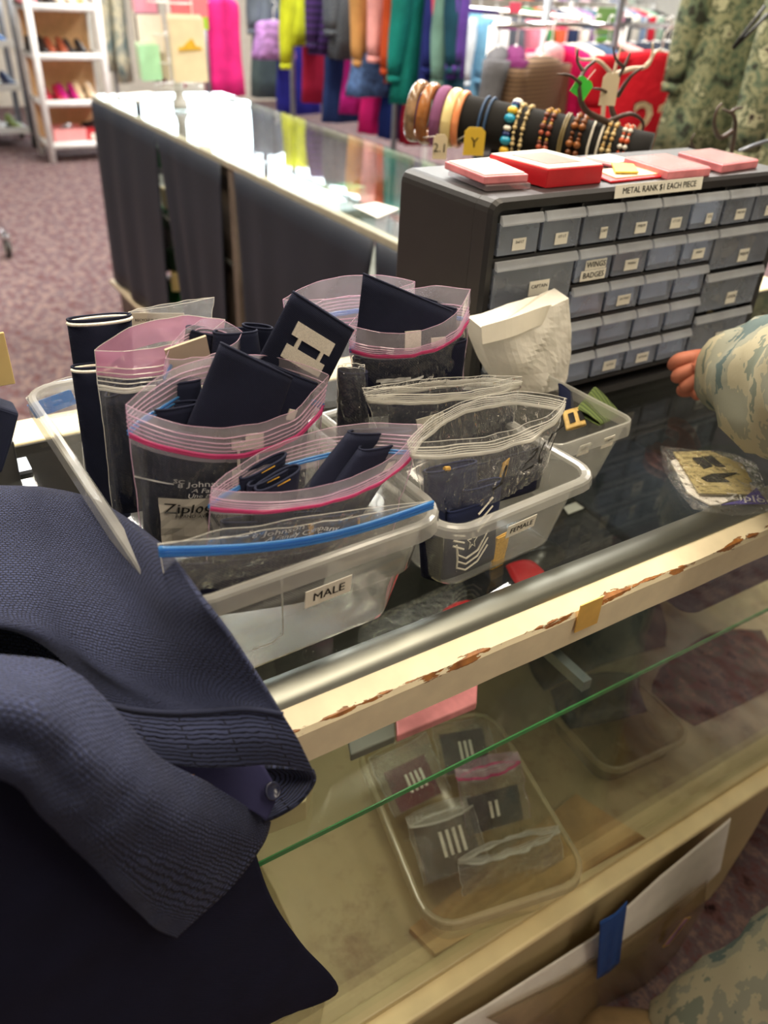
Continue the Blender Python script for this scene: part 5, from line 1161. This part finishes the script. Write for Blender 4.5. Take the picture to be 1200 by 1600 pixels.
# rack C further back with many white hangers
RC0, RC1 = Vector((3.0, 4.3, .40)), Vector((6.6, 6.0, .40))
rc = thing('clothes_rack', 'far clothes rail with a row of white hangers along the window wall', 'clothes rack', ((RC0.x + RC1.x) / 2, (RC0.y + RC1.y) / 2, FLOOR))
m = MB(); m.tube([RC0, RC1], .014, 8); m.build('top_rail', M['chrome'], rc)
for f in (0, .5, 1): p = lerp(RC0, RC1, f); m = MB(); m.tube([Vector((p.x, p.y, FLOOR + .01)), p], .016, 8); m.build('upright', M['white_pvc'], rc)
cs = [((196, 206, 214), 'pale grey'), ((110, 160, 190), 'sky blue'), ((236, 236, 238), 'white'), ((90, 94, 104), 'grey'), ((220, 130, 150), 'rose'), ((30, 130, 60), 'green'), ((220, 90, 60), 'orange red'), ((40, 50, 80), 'navy'), ((230, 226, 216), 'ivory'), ((150, 120, 160), 'lilac'), ((70, 110, 120), 'teal grey'), ((240, 200, 210), 'blush'), ((60, 60, 66), 'charcoal'), ((210, 210, 200), 'stone'), ((120, 140, 170), 'dusty blue'), ((200, 40, 60), 'red'), ((160, 190, 170), 'mint'), ((26, 28, 34), 'black')]
for i, (c, nm) in enumerate(cs):
    p = lerp(RC0, RC1, (i + .5) / len(cs)); garment('%s shirt on the far rail along the window wall' % nm, 'shirt', 'shirt', p, p.z - .62, .40, .10, math.atan2(1.7, 3.6) + 1.2, fab(c), sleeve=.3, seed=90 + i)
# green sign and sticky notes on rack B
def sign(label, px, y, w_, h_, mat, name='sign'):
    p = at(*px, y=y); m = MB(); m.box(p, (w_, .004, h_), rz(.1)); return tag(m.build(name, mat, bevel=.001), label, 'sign')
sign('green paper sign above the centre back rail', (950, 34), 2.9, .16, .10, plain((126, 176, 100), .6))
sign('second green paper sign lower on the centre back rail', (950, 70), 2.95, .17, .06, plain((136, 196, 90), .6))
sign('bright pink note on the centre back rail', (805, 12), 2.8, .06, .035, plain((226, 90, 120), .6), 'sticky_note')
sign('small pink note right of the green sign', (973, 26), 2.75, .025, .035, plain((236, 150, 190), .6), 'sticky_note')
# camouflage jackets at right
garment('woodland camouflage jacket with hanging sleeve, nearest the cabinet right end', 'jacket', 'camouflage_jacket', at(1385, -170, y=1.55), -.15, .42, .20, -.25, M['aor'], sleeve=.50, seed=5, flare=1.45)
garment('second camouflage jacket behind at left of the nearest one', 'jacket', 'camouflage_jacket', at(1178, -150, y=1.95), .0, .27, .18, -.1, M['aor'], sleeve=.36, seed=8)
ja = [o for o in COL.objects if o.name.startswith('camouflage_jacket')][0]
m = MB(); m.tube([at(1195, 10, y=1.36), at(1180, 30, y=1.36), at(1160, 55, y=1.37), at(1145, 75, y=1.38)], .004, 6); m.tube([at(1200, 22, y=1.36), at(1178, 45, y=1.36), at(1145, 76, y=1.38)], .004, 6); m.build('drawcord', M['ink_black'], ja, smooth=True)
rr_ = thing('clothes_rack', 'steel rail carrying the camouflage jackets at right', 'clothes rack', (1.9, 1.8, FLOOR))
pA, pB = at(1385, -170, y=1.55), at(1178, -150, y=1.95); zr = (pA.z + pB.z) / 2
m = MB(); m.tube([Vector((pA.x - .05, 1.2, pA.z + .005)), Vector((pA.x, 1.55, pA.z + .005)), Vector((pB.x, 1.95, pB.z + .005)), Vector((pB.x + .2, 2.6, pB.z + .005))], .012, 8); m.build('top_rail', M['chrome'], rr_)
m = MB(); m.tube([Vector((pB.x + .2, 2.6, FLOOR + .01)), Vector((pB.x + .2, 2.6, pB.z))], .014, 8); m.build('upright', M['steel'], rr_)

# ------------------------------------------------------------------ shoe shelf (white) and steel rack at the left back
SX0, SX1, SY0, SY1 = 1.51, 2.04, 7.6, 8.02
sr = thing('shoe_shelf', 'white tube shoe shelf with tan backboard in the left back corner', 'shelf', (1.78, 7.8, FLOOR))
for x in (SX0, SX1):
    for y in (SY0, SY1):
        m = MB(); m.tube([(x, y, FLOOR + .002), (x, y, .55)], .028, 12); m.build('leg', M['white_pvc'], sr, smooth=True)
SZS = [-.835, -.52, -.185, .15]
for z in SZS:
    m = MB(); m.box(((SX0 + SX1) / 2, (SY0 + SY1) / 2, z), (SX1 - SX0, SY1 - SY0, .015)); o = m.build('shelf_board', M['tan'], sr)
    m = MB(); m.tube([(SX0, SY0, z), (SX1, SY0, z)], .026, 10); m.tube([(SX0, SY1, z), (SX0, SY0, z)], .026, 10); m.tube([(SX1, SY1, z), (SX1, SY0, z)], .026, 10); m.build('shelf_tube', M['white_pvc'], o, smooth=True)
box(((SX0 + SX1) / 2, SY1 - .03, -.2), (SX1 - SX0, .01, 1.4)).build('backboard', M['tan'], sr)
def shoe(label, p, L_, w_, h_, heel, mat, yaw, group=None):
    p = Vector(p); t = thing('shoe', label, 'shoe', p, group); R_ = rz(yaw); rings = []
    for f, ww, z0, z1 in ((0, .35, heel, h_), (.1, .75, heel, h_), (.3, .8, heel * .75, h_ * .85), (.5, .8, heel * .35, h_ * .55 + heel * .2), (.7, 1, 0.004, h_ * .45), (.88, .85, 0.004, h_ * .38), (1, .3, .004, h_ * .2)):
        rings.append([p + R_ @ Vector((math.cos(a) * w_ / 2 * ww, L_ * (f - .5), lerp(z0, z1, (math.sin(a) + 1) / 2) + .004)) for a in [2 * math.pi * k / 12 for k in range(12)]])
    m = MB(); m.loft(rings); m.build('upper', mat, t, smooth=True)
    for nm, f0, f1, z in (('heel', 0, .14, heel + .002), ('sole', .55, .98, .006)):
        m = MB(); m.box(p + R_ @ Vector((0, L_ * ((f0 + f1) / 2 - .5), z / 2)), (w_ * .7, L_ * (f1 - f0), max(z, .006)), R_); m.build(nm, plain((40, 34, 30), .5), t)
def shoe_pair(nm, px, z, y, heel, c, sep=.09, yaw=math.pi, h_=.09):
    x = at(px, 100, y=y).x; mat = plain(c, .35)
    for q, s in (('left', -1), ('right', 1)): shoe('%s, %s one' % (nm, q), (x + s * sep / 2, y + .15, z + .009), .22, .075, h_ + heel * .4, heel, mat, yaw)
shoe_pair('black high heel on the second white shelf from top', 68, SZS[2], SY0, .07, (40, 34, 34))
shoe_pair('rust brown pump in the middle of the white shoe shelf', 98, SZS[2], SY0, .06, (150, 76, 52))
shoe_pair('black low shoe at right on the white shoe shelf', 127, SZS[2], SY0, .03, (44, 42, 44))
shoe_pair('dark red flat at left on the third shelf', 80, SZS[1], SY0, .03, (168, 26, 58))
shoe_pair('magenta sandal in the middle of the third shelf', 106, SZS[1], SY0, .06, (186, 30, 120))
shoe_pair('cream cork wedge at right on the third shelf', 132, SZS[1], SY0, .09, (222, 196, 160))
shoe_pair('pink shoe at left on the top shelf of the white shoe shelf', 62, SZS[3], SY0, .03, (226, 140, 150))
shoe_pair('black shoe in the middle of the top shelf', 88, SZS[3], SY0, .04, (30, 28, 34))
shoe_pair('ivory shoe at right on the top shelf', 122, SZS[3], SY0, .04, (226, 216, 196))
t = thing('shoe_box', 'pink shoe box with silver shoes at left on the bottom shelf', 'box', (1.66, 7.74, SZS[0] + .008))
m = MB(); c0 = Vector((1.69, 7.76, SZS[0] + .009))
for dx, dy, sx, sy in ((0, -.13, .26, .006), (0, .13, .26, .006), (-.13, 0, .006, .26), (.13, 0, .006, .26)): m.box(c0 + Vector((dx, dy, .055)), (sx, sy, .11))
m.box(c0 + Vector((0, 0, .003)), (.26, .26, .006)); m.build('tray', plain((240, 160, 160), .6), t)
shoe('silver shoe in the pink shoe box', c0 + Vector((-.03, 0, .03)), .22, .08, .12, .05, plain((190, 190, 196), .25, .6), .4); 
t = thing('shoe_box', 'red and white shoe box at right on the bottom shelf', 'box', (1.92, 7.74, SZS[0] + .008)); c0 = Vector((1.93, 7.76, SZS[0] + .009))
m = MB(); m.box(c0 + Vector((0, 0, .05)), (.2, .24, .1)); m.build('carton', plain((196, 40, 52), .6), t); m = MB(); m.box(c0 + Vector((0, -.121, .045)), (.14, .003, .05)); m.build('side_print', W, t)
shoe('black shoe lying on the red and white shoe box', c0 + Vector((0, 0, .101)), .22, .08, .09, .03, plain((30, 26, 26), .4), 1.2)
# steel rolling rack
sk = thing('rolling_rack', 'grey steel rolling shelf rack at far left edge', 'shelf', (1.2, 8.6, FLOOR))
def kp(px, py, y): return at(px, py, y=y)
pb = at(52, 212, z=FLOOR + .1); PX, PY = pb.x, pb.y
for dx, dy in ((0, 0), (-.9, 0), (0, .55), (-.9, .55)):
    m = MB(); m.tube([(PX + dx, PY + dy, FLOOR + .12), (PX + dx, PY + dy, .6)], .026, 10); m.build('post', M['steel'], sk, smooth=True)
    m = MB(); m.lathe((PX + dx, PY + dy, FLOOR + .055), [(0, -.018), (.05, -.018), (.054, -.012), (.054, .012), (.05, .018), (0, .018)], 18, 'X'); m.build('caster', plain((26, 26, 28), .5), sk, smooth=True)
for z in (-.84, -.50, -.17, .18):
    m = MB(); m.box((PX - .45, PY + .27, z), (.9, .55, .02)); m.box((PX - .45, PY - .005, z + .02), (.9, .012, .05)); m.build('shelf_tray', plain((200, 204, 206), .4, .2), sk)
for i, (dx, z, c, nm) in enumerate(((-.12, -.17, (40, 110, 190), 'bright blue and white sneaker'), (-.32, -.17, (120, 70, 50), 'brown shoe'), (-.1, -.50, (44, 58, 100), 'navy sneaker'), (-.3, -.5, (30, 30, 32), 'black shoe'), (-.12, -.84, (120, 136, 70), 'olive green shoe'), (-.26, -.84, (216, 218, 222), 'white sneaker'), (-.4, -.84, (170, 174, 182), 'grey sneaker'))):
    shoe('%s on the grey rolling rack' % nm, (PX + dx, PY + .16, z + .011), .26, .09, .11, .015, plain(c, .5), math.pi + .2)
# rail with uniforms beside the shoe shelf
rg = thing('clothes_rack', 'steel rail of grey uniforms right of the shoe shelf', 'clothes rack', (2.75, 7.9, FLOOR))
m = MB(); m.tube([(2.2, 7.9, .55), (3.9, 7.9, .55)], .014, 8); m.build('top_rail', M['chrome'], rg)
for x in (2.2, 3.9): m = MB(); m.tube([(x, 7.9, FLOOR + .01), (x, 7.9, .55)], .016, 8); m.build('upright', M['steel'], rg)
for i, (px, hem, c, nm) in enumerate(((176, 110, M['abu'], 'grey camouflage trousers'), (198, 128, M['abu'], 'second grey camouflage trousers'), (228, 100, (40, 40, 52), 'black skirt'), (250, 130, (120, 22, 60), 'wine dress'), (280, 135, (200, 30, 100), 'pink dress'), (330, 120, (226, 30, 120), 'hot pink coat'))):
    p = at(px, hem, y=7.9); garment('%s on the rail right of the shoe shelf' % nm, 'garment', 'hanging_garment', (p.x, 7.9, .55), p.z, .24, .09, .9 + .1 * i, c if not isinstance(c, tuple) else fab(c), seed=120 + i)
# cart wheel at the left edge
wp = at(12, 388, z=FLOOR + .05)
cw = thing('garment_trolley', 'chrome trolley leg with grey caster at left edge on the carpet', 'trolley', (wp.x, wp.y, FLOOR))
m = MB(); m.lathe(wp, [(0, -.014), (.036, -.014), (.05, -.010), (.05, .010), (.036, .014), (0, .014)], 22, 'X'); m.build('wheel', plain((58, 54, 52), .5), cw, smooth=True)
m = MB(); m.lathe(wp, [(0, -.016), (.03, -.016), (.03, .016), (0, .016)], 18, 'X'); m.build('hub', plain((170, 168, 160), .4), cw, smooth=True)
m = MB(); m.box(wp + Vector((-.022, 0, .03)), (.006, .04, .08)); m.box(wp + Vector((.022, 0, .03)), (.006, .04, .08)); m.box(wp + Vector((0, 0, .066)), (.05, .05, .012)); m.build('fork', M['chrome'], cw, bevel=.003)
m = MB(); m.tube([wp + Vector((0, 0, .07)), wp + Vector((-.03, 0, .2)), wp + Vector((-.07, 0, .6)), wp + Vector((-.1, 0, 1.1))], .014, 10); m.build('leg', M['chrome'], cw, smooth=True)
q = at(0, 562, y=.83); t = thing('price_card', 'tan price card on a thin stand at left edge above the navy garment', 'card', (q.x - .01, .83, .001))
m = MB(); m.box(q + Vector((-.016, 0, 0)), (.05, .003, .055)); m.build('card', plain((226, 196, 130), .7), t, bevel=.001)
m = MB(); m.tube([(q.x - .02, .832, .003), (q.x - .02, .832, q.z)], .0025, 8); m.build('post', M['steel'], t)
m = MB(); m.box((q.x - .02, .832, .003), (.05, .03, .004)); m.build('base', M['steel'], t)

# ------------------------------------------------------------------ person in grey camouflage
def skin_mesh(name, nodes, edges, parent, mat, root=0, sub=2):
    """nodes: (point, radius)"""
    base = LOC[parent.name]; me = bpy.data.meshes.new(name); me.from_pydata([Vector(p) - base for p, r in nodes], edges, [])
    o = bpy.data.objects.new(name, me); COL.objects.link(o); o.parent = parent; LOC[o.name] = base
    sk_ = o.modifiers.new('skin', 'SKIN'); sk_.use_smooth_shade = True
    for v, (p, r) in zip(me.skin_vertices[0].data, nodes): v.radius = (r, r) if not isinstance(r, tuple) else r
    me.skin_vertices[0].data[root].use_root = True
    s = o.modifiers.new('sub', 'SUBSURF'); s.levels = s.render_levels = sub
    me.materials.append(mat); return o
PB = Vector((.99, -.06, FLOOR))
per = thing('person', 'person in grey green camouflage uniform at right, reaching for a drawer', 'person', PB)
V3 = Vector
hip = V3((.99, -.07, -.03)); neck = V3((.99, -.05, .52)); sh_r = V3((1.18, -.10, .44)); sh_l = V3((.80, -.01, .43)); el_l = V3((.70, .28, .20)); wr_l = V3((.846, .535, .086)); pal = V3((.878, .578, .064))
kn1, an1 = V3((.90, .10, -.48)), V3((.80, .18, -.87)); kn2, an2 = V3((1.12, -.02, -.49)), V3((1.14, -.08, -.88))
nodes = [(hip, (.15, .10)), (V3((0.990, -0.070, .15)), (.145, .10)), (V3((0.990, -0.050, .36)), (.16, .11)), (neck, .06), (V3((0.980, -0.020, .60)), .055), (V3((0.970, 0.000, .68)), .085), (V3((0.970, 0.010, .77)), .08),
         (sh_l, .06), (el_l, .045), (wr_l, .03), (pal, (.032, .021)), (sh_r, .06), (V3((1.280, -0.050, .16)), .045), (V3((1.250, 0.050, -.08)), .03), (V3((1.250, 0.090, -.16)), (.036, .022)),
         (V3((0.900, -0.050, -.12)), .085), (kn1, .06), (an1, .045), (V3((1.080, -0.080, -.12)), .085), (kn2, .06), (an2, .045)]
edges = [(0, 1), (1, 2), (2, 3), (3, 4), (4, 5), (5, 6), (2, 7), (7, 8), (8, 9), (9, 10), (2, 11), (11, 12), (12, 13), (13, 14), (0, 15), (15, 16), (16, 17), (0, 18), (18, 19), (19, 20)]
# fingers of the reaching hand: curled against the drawer
fing = [((-.030, .022, .020), (-.048, .040, .010), (-.044, .052, -.012)), ((-.034, .014, .004), (-.054, .026, -.008), (-.046, .036, -.028)), ((-.034, .002, -.012), (-.050, .012, -.026), (-.036, .020, -.040)), ((-.028, -.010, -.022), (-.040, -.006, -.036), (-.022, .004, -.046))]
for f in fing:
    a = len(nodes)
    for k, q in enumerate(f): nodes.append((pal + V3((q[0] * .8, q[1] * .8, q[2] * .72)), (.0108, .0102, .0088)[k]))
    edges += [(10, a), (a, a + 1), (a + 1, a + 2)]
a = len(nodes)
for k, q in enumerate(((.006, .012, -.030), (-.004, .030, -.044), (-.020, .040, -.046))): nodes.append((pal + V3(q) * .9, (.012, .0105, .009)[k]))
edges += [(10, a), (a, a + 1), (a + 1, a + 2)]
body = skin_mesh('body', nodes, edges, per, M['skin'])
# face details (outside the frame)
hd = V3((0.970, 0.010, .70))
m = MB(); m.lathe(hd + V3((-.028, .078, .005)), [(0, -.010), (.010, 0), (0, .010)], 8); m.lathe(hd + V3((.028, .078, .005)), [(0, -.010), (.010, 0), (0, .010)], 8); m.build('eye', M['ink_white'], per)
m = MB(); m.tube([hd + V3((0, .085, .01)), hd + V3((0, .105, -.02))], [.008, .014], 8); m.build('nose', M['skin'], per, smooth=True)
m = MB(); m.tube([hd + V3((-.025, .082, -.045)), hd + V3((0, .09, -.047)), hd + V3((.025, .082, -.045))], .006, 8); m.build('mouth', plain((160, 84, 76), .5), per)
m = MB(); m.lathe(hd + V3((0, -.012, .045)), [(.088, -.02), (.094, .0), (.09, .05), (.06, .075), (0, .08)], 20); m.build('hair', plain((44, 34, 28), .8), per, smooth=True)
def sleeve_tube(name, pts, mat, parent, n=18, fold=.06, amp=.004, th=.0025):
    rows = []
    P = catmull([[p for p, r in pts]] * 2, 5)[0]; rr = [r for p, r in pts]
    rad = []
    for i in range(len(P)):
        s = i / 5; k = min(int(s), len(rr) - 2); rad.append(lerp(rr[k], rr[k + 1], s - k))
    mm = MB(); mm.tube(P, rad, n, False)
    for i, v in enumerate(mm.v):
        c = P[i // n]; d_ = (v - c); v += d_.normalized() * amp * (noise.noise(v * 22) * 1.6 + noise.noise(v * 50) * .6)
    return mm.build(name, mat, parent, smooth=True, solid=th)
cuff = lerp(wr_l, pal, -.1)
jk = sleeve_tube('jacket_sleeve', [(V3((0.870, 0.536, .082)), .056), (V3((0.840, 0.485, .096)), .068), (V3((0.799, 0.420, .124)), .080), (V3((0.762, 0.350, .155)), .086), (V3((.70, .26, .22)), .086), (V3((.745, .10, .37)), .085), (V3((.82, -.02, .43)), .09), (V3((.90, -.04, .44)), .09)], M['abu'], per, 30, amp=.0085)
m = MB(); m.tube([V3((0.870, 0.536, .082)) + V3(q) * .057 for q in [tuple((V3((.0, .0, 1)) * math.cos(k * .2618) + V3((.91, -.41, 0)) * math.sin(k * .2618))) for k in range(25)]], .003, 6); m.build('cuff_hem', pm('sage_hem', (150, 156, 124), .8), jk, smooth=True)
sleeve_tube('jacket_sleeve', [(V3((1.250, 0.040, -.06)), .042), (V3((1.280, -0.050, .16)), .06), (V3((1.200, -0.090, .42)), .085), (V3((1.110, -0.070, .44)), .09)], M['abu'], per)
mm = MB(); rings = []
for z, a, b, y in ((-.14, .20, .13, -.03), (.0, .19, .13, -.03), (.15, .18, .125, -.02), (.30, .20, .13, 0), (.42, .21, .12, 0), (.49, .12, .09, 0), (.52, .075, .075, 0)): rings.append(tubering((.99, y - .05, z), a, b, 26, Matrix.Identity(3), z * 5, .03, 5))
mm.loft(rings, False, False); mm.build('jacket', M['abu'], per, smooth=True, solid=.004)
for pts in ([(V3((0.920, -0.060, -.06)), .115), (V3((.91, .02, -.3)), .10), (kn1 + V3((0, 0, .02)), .092), (V3((.85, .145, -.68)), .092), (V3((.80, .185, -.86)), .092), (V3((.79, .195, -.92)), .090)], [(V3((1.070, -0.080, -.06)), .115), (kn2, .085), (an2 + V3((0, 0, .06)), .075), (an2 + V3((0, 0, -.0)), .072)]):
    sleeve_tube('trouser_leg', pts, M['abu'], per, 20, amp=.006)
def boot(an, d):
    d = V3(d).normalized(); s = d.cross(V3((0, 0, 1))); rings = []
    for f, w_, z0, z1 in ((-.09, .03, .012, .10), (-.06, .042, .004, .20), (0, .045, .004, .20), (.06, .045, .004, .11), (.12, .05, .004, .08), (.17, .045, .004, .065), (.20, .02, .012, .04)):
        c = V3((an.x, an.y, FLOOR)) + d * f; rings.append([c + s * math.cos(a) * w_ + V3((0, 0, lerp(z0, z1, (math.sin(a) + 1) / 2))) for a in [2 * math.pi * k / 14 for k in range(14)]])
    m = MB(); m.loft(rings); m.build('boot', pm('tan_suede_boot', (134, 110, 76), .9, bump=.3), per, smooth=True)
boot(V3((.79, .18, 0)), (-.62, .6, 0)); boot(an2, (-.2, .9, 0))
